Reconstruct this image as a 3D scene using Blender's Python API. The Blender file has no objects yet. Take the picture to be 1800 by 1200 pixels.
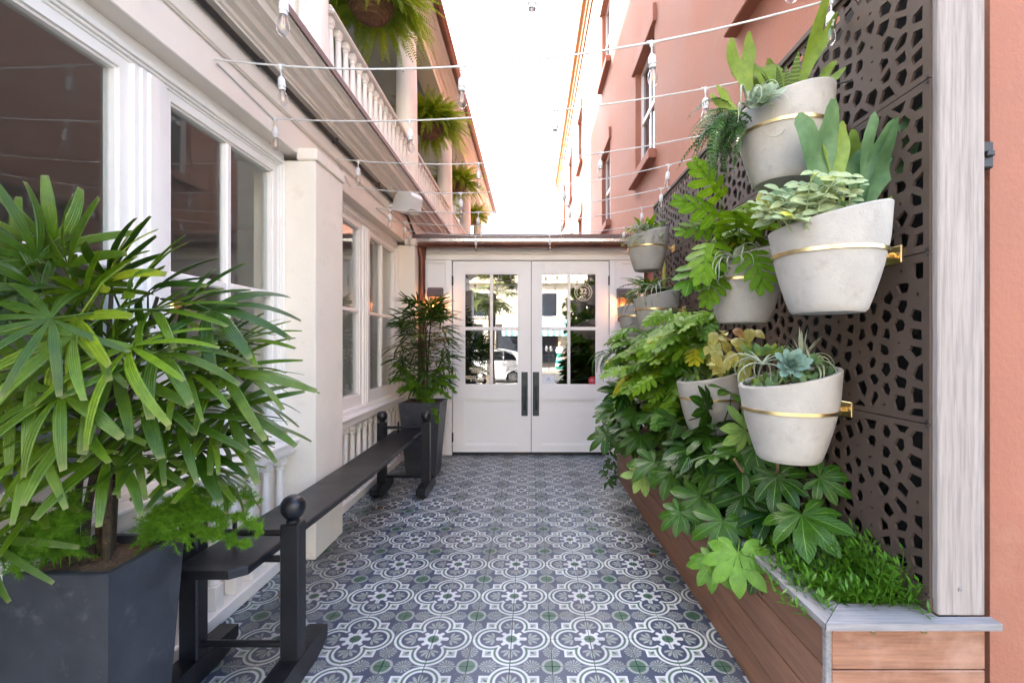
import bpy, math, random
from mathutils import Vector, Matrix
from mathutils.geometry import tessellate_polygon

rnd = random.Random(11)
V = Vector
PI = math.pi
S = bpy.context.scene
COL = S.collection

# ------------------------------------------------------------------ camera, sky, sun, exposure
CAMH, FPX, CX, CY = 1.529, 806.3, 933.8, 605.4       # px of the 1800 x 1200 photograph
cam = bpy.data.cameras.new('camera')
cam.sensor_width = 36
cam.lens = FPX / 1800 * 36
cam.shift_x = -(CX - 900) / 1800
cam.shift_y = (CY - 600) / 1800
cam.clip_start, cam.clip_end = 0.05, 400
camo = bpy.data.objects.new('camera', cam)
COL.objects.link(camo)
camo.location = (0, 0, CAMH)
camo.rotation_euler = (PI / 2, 0, 0)
S.camera = camo

SUN_EL, SUN_AZ = math.radians(50), math.radians(-45)     # azimuth measured from +Y, clockwise
sdir = V((math.sin(SUN_AZ) * math.cos(SUN_EL), math.cos(SUN_AZ) * math.cos(SUN_EL), math.sin(SUN_EL)))
w = bpy.data.worlds.new('World')
S.world = w
w.use_nodes = True
nt = w.node_tree
sky = nt.nodes.new('ShaderNodeTexSky')
sky.sky_type = 'NISHITA'
sky.sun_disc = False
sky.sun_elevation = SUN_EL
sky.sun_rotation = SUN_AZ
sky.dust_density = 4.0
sky.air_density = 1.0
sky.ozone_density = 1.0
nt.links.new(sky.outputs[0], nt.nodes['Background'].inputs[0])
nt.nodes['Background'].inputs[1].default_value = 0.15
sl = bpy.data.lights.new('sun', 'SUN')
sl.energy = 4.8
sl.angle = math.radians(0.55)
sl.color = (1, 0.95, 0.87)
so = bpy.data.objects.new('sun', sl)
COL.objects.link(so)
so.rotation_euler = sdir.to_track_quat('Z', 'Y').to_euler()
so.location = (-20, 20, 30)
S.view_settings.view_transform = 'Standard'
S.view_settings.look = 'None'
S.view_settings.gamma = 1
S.view_settings.exposure = 3.32
S.view_settings.use_curve_mapping = False


def px(u, v, Y):
    """photograph pixel at a known distance Y -> world point"""
    return V(((u - CX) * Y / FPX, Y, CAMH - (v - CY) * Y / FPX))


# ------------------------------------------------------------------ materials
M = {}


def nodes_of(name):
    m = bpy.data.materials.new(name)
    m.use_nodes = True
    M[name] = m
    t = m.node_tree
    return m, t, t.nodes, t.links, t.nodes['Principled BSDF']


def noise(t, scale, detail=4, vec=None, rough=0.6):
    n = t.nodes.new('ShaderNodeTexNoise')
    n.inputs['Scale'].default_value = scale
    n.inputs['Detail'].default_value = detail
    n.inputs['Roughness'].default_value = rough
    if vec:
        t.links.new(vec, n.inputs['Vector'])
    return n


def ramp(t, fac, stops):
    r = t.nodes.new('ShaderNodeValToRGB')
    el = r.color_ramp.elements
    while len(el) < len(stops):
        el.new(0.5)
    for e, (p, c) in zip(el, stops):
        e.position = p
        e.color = (*c, 1) if len(c) == 3 else c
    t.links.new(fac, r.inputs[0])
    return r


def mix(t, fac, a, b, mode='MIX'):
    n = t.nodes.new('ShaderNodeMix')
    n.data_type = 'RGBA'
    n.blend_type = mode
    for sock, val in ((n.inputs['Factor'], fac), (n.inputs['A'], a), (n.inputs['B'], b)):
        if hasattr(val, 'is_linked') or hasattr(val, 'links'):
            t.links.new(val, sock)
        elif isinstance(val, (int, float)):
            sock.default_value = val
        else:
            sock.default_value = (*val, 1)
    return n.outputs['Result']


def bump(t, height, strength, dist=0.01):
    b = t.nodes.new('ShaderNodeBump')
    b.inputs['Strength'].default_value = strength
    b.inputs['Distance'].default_value = dist
    t.links.new(height, b.inputs['Height'])
    return b.outputs[0]


def coords(t, kind='Object', scale=None):
    tc = t.nodes.new('ShaderNodeTexCoord')
    if kind == 'World':
        g = t.nodes.new('ShaderNodeNewGeometry')
        out = g.outputs['Position']
    else:
        out = tc.outputs[kind]
    if scale:
        mp = t.nodes.new('ShaderNodeMapping')
        mp.inputs['Scale'].default_value = scale
        t.links.new(out, mp.inputs[0])
        out = mp.outputs[0]
    return out


def shade(c, k):
    return tuple(min(1, x * k) for x in c)


def pmat(name, col, rough=0.6, var=0.12, scale=3.0, bstr=0.15, bscale=60, metal=0.0, spec=0.5, dirt=None, bdist=0.004):
    m, t, N, L, b = nodes_of(name)
    vec = coords(t, 'World')
    n1 = noise(t, scale, 6, vec)
    r = ramp(t, n1.outputs[0], [(0.3, shade(col, 1 - var)), (0.7, shade(col, 1 + var * 0.6))])
    colr = r.outputs[0]
    if dirt:
        n3 = noise(t, scale * 2.3, 8, vec, 0.7)
        rr = ramp(t, n3.outputs[0], [(0.56, (0, 0, 0)), (0.78, (1, 1, 1))])
        colr = mix(t, rr.outputs[0], colr, dirt)
    L.new(colr, b.inputs['Base Color'])
    n2 = noise(t, bscale, 5, vec)
    L.new(bump(t, n2.outputs[0], bstr, bdist), b.inputs['Normal'])
    r2 = ramp(t, n1.outputs[0], [(0.3, (rough * 0.85,) * 3), (0.7, (min(1, rough * 1.12),) * 3)])
    L.new(r2.outputs[0], b.inputs['Roughness'])
    b.inputs['Metallic'].default_value = metal
    b.inputs['Specular IOR Level'].default_value = spec
    return m


def woodmat(name, a, c, axis, rough=0.6, scale=14, stretch=0.06, bstr=0.25, spots=None):
    m, t, N, L, b = nodes_of(name)
    sc = [1, 1, 1]
    sc[axis] = stretch
    tc = coords(t, 'World')
    oi = t.nodes.new('ShaderNodeObjectInfo')
    ad = t.nodes.new('ShaderNodeVectorMath')
    ad.operation = 'ADD'
    ml = t.nodes.new('ShaderNodeVectorMath')
    ml.operation = 'SCALE'
    cmb = t.nodes.new('ShaderNodeCombineXYZ')
    for i in range(3):
        L.new(oi.outputs['Random'], cmb.inputs[i])
    L.new(cmb.outputs[0], ml.inputs[0])
    ml.inputs['Scale'].default_value = 13
    L.new(tc, ad.inputs[0])
    L.new(ml.outputs[0], ad.inputs[1])
    mp = t.nodes.new('ShaderNodeMapping')
    mp.inputs['Scale'].default_value = sc
    L.new(ad.outputs[0], mp.inputs[0])
    n = noise(t, scale, 8, mp.outputs[0], 0.65)
    n.inputs['Distortion'].default_value = 0.6
    r = ramp(t, n.outputs[0], [(0.28, a), (0.5, tuple((x + y) / 2 for x, y in zip(a, c))), (0.72, c)])
    nf = noise(t, scale * 7, 4, mp.outputs[0])
    rf = ramp(t, nf.outputs[0], [(0.35, (0.72, 0.72, 0.72)), (0.6, (1, 1, 1))])
    col = mix(t, 1.0, r.outputs[0], rf.outputs[0], 'MULTIPLY')
    rv = ramp(t, oi.outputs['Random'], [(0, (0.84, 0.84, 0.86)), (1, (1.0, 1.0, 1.0))])
    col = mix(t, 1.0, col, rv.outputs[0], 'MULTIPLY')
    if spots:
        ns = noise(t, 3.2, 5, tc)
        rs = ramp(t, ns.outputs[0], [(0.5, (0, 0, 0)), (0.72, (1, 1, 1))])
        col = mix(t, rs.outputs[0], col, spots)
    L.new(col, b.inputs['Base Color'])
    b.inputs['Roughness'].default_value = rough
    L.new(bump(t, nf.outputs[0], bstr, 0.003), b.inputs['Normal'])
    return m


def leafmat(name, c1, c2, vein=None, rough=0.4, trans=0.3, stripes=0, spec=0.5, tip=None, odd=None):
    """c1..c2 by leaf, lighter midrib from the leaf's own uv, light passes through"""
    m, t, N, L, b = nodes_of(name)
    oi = t.nodes.new('ShaderNodeObjectInfo')
    vec = coords(t, 'Object')
    stops = [(0.0, c1), (0.92 if odd else 1.0, c2)]
    if odd:
        stops.append((0.985, odd))
    rv = ramp(t, oi.outputs['Random'], stops)
    nn = noise(t, 22, 3, vec)
    rn = ramp(t, nn.outputs[0], [(0.3, (0.68, 0.72, 0.68)), (0.7, (1.12, 1.1, 1.0))])
    col = mix(t, 1.0, rv.outputs[0], rn.outputs[0], 'MULTIPLY')
    uv = t.nodes.new('ShaderNodeUVMap')
    sp = t.nodes.new('ShaderNodeSeparateXYZ')
    L.new(uv.outputs[0], sp.inputs[0])
    height = nn.outputs[0]
    if vein:
        ab = t.nodes.new('ShaderNodeMath')
        ab.operation = 'ABSOLUTE'
        L.new(sp.outputs['Y'], ab.inputs[0])
        rr = ramp(t, ab.outputs[0], [(0.02, (1, 1, 1)), (0.075, (0, 0, 0))])
        col = mix(t, rr.outputs[0], col, vein)
        # side veins: diagonal waves
        mm = t.nodes.new('ShaderNodeMath')
        mm.operation = 'MULTIPLY_ADD'
        L.new(ab.outputs[0], mm.inputs[0])
        mm.inputs[1].default_value = -0.30
        L.new(sp.outputs['X'], mm.inputs[2])
        sn = t.nodes.new('ShaderNodeMath')
        sn.operation = 'SINE'
        m2 = t.nodes.new('ShaderNodeMath')
        m2.operation = 'MULTIPLY'
        L.new(mm.outputs[0], m2.inputs[0])
        m2.inputs[1].default_value = 55
        L.new(m2.outputs[0], sn.inputs[0])
        height = sn.outputs[0]
        rs = ramp(t, sn.outputs[0], [(0.9, (0, 0, 0)), (1.0, (0.25, 0.25, 0.25))])
        col = mix(t, rs.outputs[0], col, vein)
    if stripes:
        m2 = t.nodes.new('ShaderNodeMath')
        m2.operation = 'MULTIPLY'
        L.new(sp.outputs['Y'], m2.inputs[0])
        m2.inputs[1].default_value = stripes
        sn = t.nodes.new('ShaderNodeMath')
        sn.operation = 'SINE'
        L.new(m2.outputs[0], sn.inputs[0])
        rs = ramp(t, sn.outputs[0], [(0.0, (0.86, 0.88, 0.80)), (0.9, (1.08, 1.06, 1.02))])
        col = mix(t, 1.0, col, rs.outputs[0], 'MULTIPLY')
        height = sn.outputs[0]
    if tip:
        rt = ramp(t, sp.outputs['X'], [(0.93, (0, 0, 0)), (1.0, (0.8, 0.8, 0.8))])
        col = mix(t, rt.outputs[0], col, tip)
    nb_ = noise(t, 9, 6, coords(t, 'World'), 0.75)
    rb_ = ramp(t, nb_.outputs[0], [(0.66, (0, 0, 0)), (0.74, (0.55, 0.55, 0.55))])
    col = mix(t, rb_.outputs[0], col, tuple(0.45 * x + y for x, y in zip(c2, (0.10, 0.055, 0.015))))
    L.new(col, b.inputs['Base Color'])
    b.inputs['Roughness'].default_value = rough
    b.inputs['Specular IOR Level'].default_value = spec
    L.new(bump(t, height, 0.25, 0.003), b.inputs['Normal'])
    tr = t.nodes.new('ShaderNodeBsdfTranslucent')
    yl = mix(t, 1.0, col, (1.5, 1.35, 0.6), 'MULTIPLY')
    L.new(yl, tr.inputs[0])
    mx = t.nodes.new('ShaderNodeMixShader')
    mx.inputs[0].default_value = trans
    L.new(b.outputs[0], mx.inputs[1])
    L.new(tr.outputs[0], mx.inputs[2])
    L.new(mx.outputs[0], N['Material Output'].inputs[0])
    return m


def glassmat(name, refl, tint=(1, 1, 1), rough=0.0, wob=0.0):
    m, t, N, L, b = nodes_of(name)
    tr = t.nodes.new('ShaderNodeBsdfTransparent')
    tr.inputs[0].default_value = (*tint, 1)
    gl = t.nodes.new('ShaderNodeBsdfGlossy')
    gl.inputs['Roughness'].default_value = rough
    gl.inputs[0].default_value = (1, 1, 1, 1)
    lw = t.nodes.new('ShaderNodeLayerWeight')
    lw.inputs[0].default_value = 0.5
    pw = t.nodes.new('ShaderNodeMath')
    pw.operation = 'POWER'
    L.new(lw.outputs['Facing'], pw.inputs[0])
    pw.inputs[1].default_value = 4.5
    r0 = ((refl - 1) / (refl + 1)) ** 2
    fr = t.nodes.new('ShaderNodeMath')
    fr.operation = 'MULTIPLY_ADD'
    L.new(pw.outputs[0], fr.inputs[0])
    fr.inputs[1].default_value = 1 - r0
    fr.inputs[2].default_value = r0
    if wob:
        n = noise(t, 1.6, 2, coords(t, 'World'))
        bn = bump(t, n.outputs[0], wob, 0.02)
        L.new(bn, gl.inputs['Normal'])
    mx = t.nodes.new('ShaderNodeMixShader')
    L.new(fr.outputs[0], mx.inputs[0])
    L.new(tr.outputs[0], mx.inputs[1])
    L.new(gl.outputs[0], mx.inputs[2])
    L.new(mx.outputs[0], N['Material Output'].inputs[0])
    N.remove(b)
    return m


def emitmat(name, col, strength):
    m, t, N, L, b = nodes_of(name)
    b.inputs['Base Color'].default_value = (*col, 1)
    b.inputs['Emission Color'].default_value = (*col, 1)
    b.inputs['Emission Strength'].default_value = strength
    return m


pmat('cream_paint', (0.80, 0.735, 0.655), 0.55, 0.07, 1.3, 0.15, 70, dirt=(0.74, 0.665, 0.575))
pmat('trim_paint', (0.86, 0.825, 0.775), 0.42, 0.06, 1.8, 0.12, 90, dirt=(0.79, 0.74, 0.675))
pmat('stucco_cream', (0.83, 0.765, 0.66), 0.8, 0.06, 2.2, 0.35, 55, dirt=(0.70, 0.62, 0.50), bdist=0.006)
pmat('door_paint', (0.86, 0.85, 0.84), 0.4, 0.03, 1.5, 0.05, 140)
pmat('pink_stucco', (0.325, 0.132, 0.083), 0.85, 0.15, 0.9, 0.55, 45, dirt=(0.33, 0.165, 0.115), bdist=0.008)
pmat('sun_bounce_cornice', (0.40, 0.165, 0.045), 0.8, 0.15, 2.0, 0.3, 45)  # trim colour pushed to orange, with warm sun bounce painted in
pmat('pink_trim', (0.32, 0.125, 0.078), 0.8, 0.10, 2.0, 0.3, 45)
pmat('screen_metal', (0.074, 0.053, 0.041), 0.68, 0.2, 2.5, 0.12, 120, metal=0.0, spec=0.25, dirt=(0.092, 0.062, 0.045))
pmat('gap_shade', (0.012, 0.012, 0.011), 0.9, 0.2, 3)  # near-black: shade of the gap behind the screen is in this colour
pmat('pot_concrete', (0.385, 0.37, 0.34), 0.9, 0.16, 7, 1.0, 150, dirt=(0.29, 0.27, 0.235), bdist=0.002)
pmat('brass', (0.78, 0.60, 0.30), 0.32, 0.1, 12, 0.05, 200, metal=1.0)
pmat('soil', (0.035, 0.024, 0.017), 0.95, 0.4, 20, 1.0, 90, bdist=0.02)
pmat('bark_mulch', (0.16, 0.095, 0.055), 0.9, 0.4, 30, 1.0, 70, bdist=0.02)
pmat('slate_planter', (0.038, 0.042, 0.052), 0.48, 0.4, 6, 0.25, 40, dirt=(0.088, 0.096, 0.11))
pmat('black_paint', (0.009, 0.0095, 0.012), 0.36, 0.3, 6, 0.25, 45, dirt=(0.024, 0.024, 0.026))
pmat('copper', (0.21, 0.095, 0.068), 0.36, 0.25, 5, 0.05, 100, metal=0.75)
pmat('brown_metal', (0.15, 0.10, 0.095), 0.5, 0.2, 4, 0.08, 80, metal=0.3)
pmat('lead_flashing', (0.62, 0.61, 0.62), 0.28, 0.15, 6, 0.1, 30, metal=0.8)
pmat('iron_patina', (0.045, 0.055, 0.062), 0.42, 0.5, 16, 0.3, 60, metal=0.6)
pmat('grout', (0.03, 0.03, 0.03), 0.9, 0.25, 6, 0.3, 80)
pmat('interior_wall', (0.74, 0.72, 0.69), 0.8, 0.1, 1.5)
pmat('interior_dark', (0.045, 0.036, 0.03), 0.7, 0.3, 2)
pmat('gallery_wall', (0.10, 0.125, 0.125), 0.7, 0.15, 1.5)
pmat('gallery_ceiling', (0.45, 0.52, 0.50), 0.7, 0.05, 1.5)
pmat('roof_metal', (0.17, 0.11, 0.10), 0.5, 0.2, 2, metal=0.2)
pmat('white_plastic', (0.60, 0.60, 0.59), 0.4, 0.03, 4, 0.02, 60)
pmat('asphalt', (0.075, 0.072, 0.07), 0.9, 0.25, 2, 0.5, 80)
pmat('sidewalk_concrete', (0.30, 0.27, 0.235), 0.9, 0.12, 1.5, 0.3, 60)
pmat('street_facade', (0.66, 0.57, 0.44), 0.85, 0.08, 0.8, 0.2, 20)
pmat('car_paint', (0.82, 0.82, 0.81), 0.2, 0.01, 2, 0.0, 10)
pmat('rubber', (0.02, 0.02, 0.02), 0.8, 0.1, 6)
pmat('chrome', (0.6, 0.6, 0.6), 0.25, 0.05, 6, metal=1.0)
pmat('basket_coir', (0.20, 0.105, 0.05), 0.95, 0.4, 16, 1.0, 70, bdist=0.02)
pmat('red_sticker', (0.55, 0.02, 0.045), 0.4, 0.05, 5)
pmat('paper', (0.75, 0.77, 0.82), 0.7, 0.02, 5)
pmat('blue_ink', (0.28, 0.50, 0.72), 0.7, 0.02, 5)
pmat('cream_ink', (0.80, 0.69, 0.50), 0.6, 0.02, 5)
pmat('skin', (0.55, 0.33, 0.24), 0.5, 0.05, 5)
pmat('hair_blond', (0.42, 0.22, 0.09), 0.6, 0.2, 9)
pmat('cane_fibre', (0.062, 0.043, 0.022), 0.9, 0.6, 60, 1.0, 160, bdist=0.01)
pmat('stem_green', (0.16, 0.27, 0.06), 0.5, 0.2, 20)
pmat('stem_brown', (0.16, 0.10, 0.06), 0.8, 0.3, 20)
pmat('cable_black', (0.02, 0.02, 0.02), 0.5, 0.1, 10)
pmat('bottle_glass', (0.03, 0.05, 0.03), 0.15, 0.1, 5)
pmat('amber', (0.30, 0.13, 0.04), 0.3, 0.1, 5)
woodmat('ipe_long', (0.155, 0.068, 0.036), (0.285, 0.138, 0.078), 1, 0.55)
woodmat('ipe_cross', (0.25, 0.112, 0.062), (0.44, 0.225, 0.135), 0, 0.55, spots=(0.42, 0.26, 0.19))
woodmat('grey_wood_long', (0.20, 0.19, 0.185), (0.31, 0.295, 0.285), 1, 0.75)
woodmat('grey_wood_cross', (0.21, 0.205, 0.205), (0.32, 0.31, 0.31), 0, 0.75)
woodmat('pale_post', (0.30, 0.262, 0.235), (0.39, 0.35, 0.318), 2, 0.75, scale=15, stretch=0.045)
woodmat('palm_bark', (0.10, 0.08, 0.06), (0.22, 0.17, 0.13), 0, 0.9)
glassmat('window_glass', 1.5, (0.93, 0.95, 0.94), wob=0.02)
glassmat('door_glass', 2.9, (0.55, 0.57, 0.56), wob=0.012)
glassmat('bulb_glass', 1.75, (0.90, 0.90, 0.90))
glassmat('lantern_glass', 1.4, (0.98, 0.96, 0.92))
pmat('car_glass', (0.02, 0.025, 0.03), 0.05, 0.05, 5, 0.0, 10, spec=0.8)
pmat('dark_window', (0.03, 0.035, 0.045), 0.08, 0.1, 2, 0.0, 10, spec=0.8)
emitmat('flame', (1.0, 0.36, 0.08), 9)
pmat('filament', (0.75, 0.48, 0.28), 0.4, 0.05, 5)

leafmat('palm_leaf', (0.022, 0.066, 0.004), (0.125, 0.225, 0.012), rough=0.33, trans=0.2, stripes=19, spec=0.4, tip=(0.16, 0.18, 0.06), odd=(0.24, 0.31, 0.02))
leafmat('palm_leaf_dark', (0.018, 0.058, 0.008), (0.055, 0.125, 0.012), rough=0.4, trans=0.18, stripes=19, spec=0.3, odd=(0.09, 0.15, 0.025))
leafmat('asparagus_green', (0.12, 0.275, 0.018), (0.17, 0.34, 0.025), rough=0.6, trans=0.4, spec=0.2)
leafmat('fern_green', (0.17, 0.29, 0.02), (0.36, 0.48, 0.045), rough=0.55, trans=0.45, spec=0.25)
leafmat('fern_dark', (0.022, 0.07, 0.016), (0.05, 0.12, 0.026), rough=0.5, trans=0.25, spec=0.3)
leafmat('fatsia_leaf', (0.006, 0.032, 0.004), (0.032, 0.092, 0.006), vein=(0.11, 0.23, 0.04), rough=0.30, trans=0.14, spec=0.26, odd=(0.12, 0.26, 0.03))
leafmat('fatsia_pale', (0.19, 0.32, 0.08), (0.25, 0.38, 0.11), vein=(0.30, 0.42, 0.16), rough=0.5, trans=0.25, spec=0.3)
leafmat('philodendron_leaf', (0.038, 0.125, 0.004), (0.155, 0.290, 0.008), vein=(0.17, 0.31, 0.04), rough=0.42, trans=0.24, spec=0.15, odd=(0.40, 0.38, 0.012))
leafmat('staghorn_green', (0.13, 0.21, 0.035), (0.21, 0.30, 0.06), rough=0.5, trans=0.22, spec=0.3)
leafmat('staghorn_blue', (0.085, 0.175, 0.085), (0.16, 0.27, 0.12), rough=0.5, trans=0.2, spec=0.3)
leafmat('velvet_leaf', (0.24, 0.32, 0.19), (0.38, 0.45, 0.25), vein=(0.52, 0.57, 0.42), rough=0.8, trans=0.2, spec=0.2, odd=(0.48, 0.50, 0.05))
leafmat('echeveria_leaf', (0.30, 0.40, 0.32), (0.37, 0.46, 0.37), rough=0.6, trans=0.08, spec=0.3)
leafmat('echeveria_blue', (0.17, 0.29, 0.27), (0.23, 0.35, 0.32), rough=0.6, trans=0.08, spec=0.3)
leafmat('airplant_leaf', (0.32, 0.37, 0.29), (0.42, 0.46, 0.37), rough=0.8, trans=0.1, spec=0.2)
leafmat('syngonium_leaf', (0.26, 0.30, 0.06), (0.42, 0.37, 0.11), vein=(0.17, 0.27, 0.05), rough=0.45, trans=0.25, odd=(0.45, 0.24, 0.12))
leafmat('cover_leaf', (0.06, 0.165, 0.010), (0.12, 0.25, 0.016), rough=0.38, trans=0.25, spec=0.35)
leafmat('sabal_leaf', (0.10, 0.14, 0.03), (0.22, 0.26, 0.07), rough=0.5, trans=0.2, stripes=19)
leafmat('fallen_leaf', (0.20, 0.09, 0.03), (0.30, 0.15, 0.05), rough=0.7, trans=0.1)
leafmat('zebra_leaf', (0.12, 0.20, 0.05), (0.20, 0.28, 0.08), rough=0.5, trans=0.1)


def zebra():
    t = M['zebra_leaf'].node_tree
    b = t.nodes['Principled BSDF']
    src = b.inputs['Base Color'].links[0].from_socket
    uv = t.nodes.new('ShaderNodeUVMap')
    sp = t.nodes.new('ShaderNodeSeparateXYZ')
    t.links.new(uv.outputs[0], sp.inputs[0])
    m2 = t.nodes.new('ShaderNodeMath')
    m2.operation = 'MULTIPLY'
    t.links.new(sp.outputs['X'], m2.inputs[0])
    m2.inputs[1].default_value = 75
    sn = t.nodes.new('ShaderNodeMath')
    sn.operation = 'SINE'
    t.links.new(m2.outputs[0], sn.inputs[0])
    r = ramp(t, sn.outputs[0], [(0.3, (0.35, 0.42, 0.3)), (0.6, (1, 1, 1))])
    t.links.new(mix(t, 1.0, src, r.outputs[0], 'MULTIPLY'), b.inputs['Base Color'])


zebra()


def bandmat(name, stops, axis='Z', scale=1.0):
    """bands of print along one object axis (awning stripes, skirt)"""
    m, t, N, L, b = nodes_of(name)
    vec = coords(t, 'Object')
    sp = t.nodes.new('ShaderNodeSeparateXYZ')
    L.new(vec, sp.inputs[0])
    mu = t.nodes.new('ShaderNodeMath')
    mu.operation = 'MULTIPLY'
    L.new(sp.outputs[axis], mu.inputs[0])
    mu.inputs[1].default_value = scale
    fr = t.nodes.new('ShaderNodeMath')
    fr.operation = 'FRACT'
    L.new(mu.outputs[0], fr.inputs[0])
    r = ramp(t, fr.outputs[0], stops)
    r.color_ramp.interpolation = 'CONSTANT'
    L.new(r.outputs[0], b.inputs['Base Color'])
    b.inputs['Roughness'].default_value = 0.8
    return m


bandmat('awning_cloth', [(0, (0.75, 0.78, 0.78)), (0.5, (0.13, 0.42, 0.50))], 'X', 2.6)
bandmat('dress_cloth', [(0, (0.04, 0.36, 0.26)), (0.10, (0.70, 0.76, 0.72)), (0.18, (0.04, 0.36, 0.26)), (0.30, (0.70, 0.76, 0.72)),
                        (0.37, (0.04, 0.36, 0.26)), (0.5, (0.75, 0.75, 0.78))], 'Z', 0.5)

# the patterned cement tile: colour comes with the tile mesh, wear from world position
m, t, N, L, b = nodes_of('cement_tile')
at = t.nodes.new('ShaderNodeAttribute')
at.attribute_name = 'print'
wv = coords(t, 'World')
n1 = noise(t, 2.2, 6, wv)
r1 = ramp(t, n1.outputs[0], [(0.3, (0.80, 0.80, 0.80)), (0.7, (1.06, 1.06, 1.08))])
c1 = mix(t, 1.0, at.outputs['Color'], r1.outputs[0], 'MULTIPLY')
oi = t.nodes.new('ShaderNodeObjectInfo')
r2 = ramp(t, oi.outputs['Random'], [(0, (0.86, 0.87, 0.88)), (1, (1.05, 1.05, 1.05))])
c2 = mix(t, 1.0, c1, r2.outputs[0], 'MULTIPLY')
n3 = noise(t, 55, 5, wv, 0.7)
r3 = ramp(t, n3.outputs[0], [(0.56, (0, 0, 0)), (0.80, (0.55, 0.55, 0.55))])
c3 = mix(t, r3.outputs[0], c2, (0.20, 0.19, 0.18))
n4 = noise(t, 1.1, 6, wv, 0.7)
r4 = ramp(t, n4.outputs[0], [(0.48, (0, 0, 0)), (0.72, (0.5, 0.5, 0.5))])
c4 = mix(t, r4.outputs[0], c3, (0.11, 0.085, 0.065))
L.new(c4, b.inputs['Base Color'])
rr = ramp(t, n1.outputs[0], [(0.3, (0.28,) * 3), (0.7, (0.48,) * 3)])
L.new(rr.outputs[0], b.inputs['Roughness'])
L.new(bump(t, n3.outputs[0], 0.1, 0.002), b.inputs['Normal'])

# ------------------------------------------------------------------ mesh helpers
WP = {}


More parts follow.
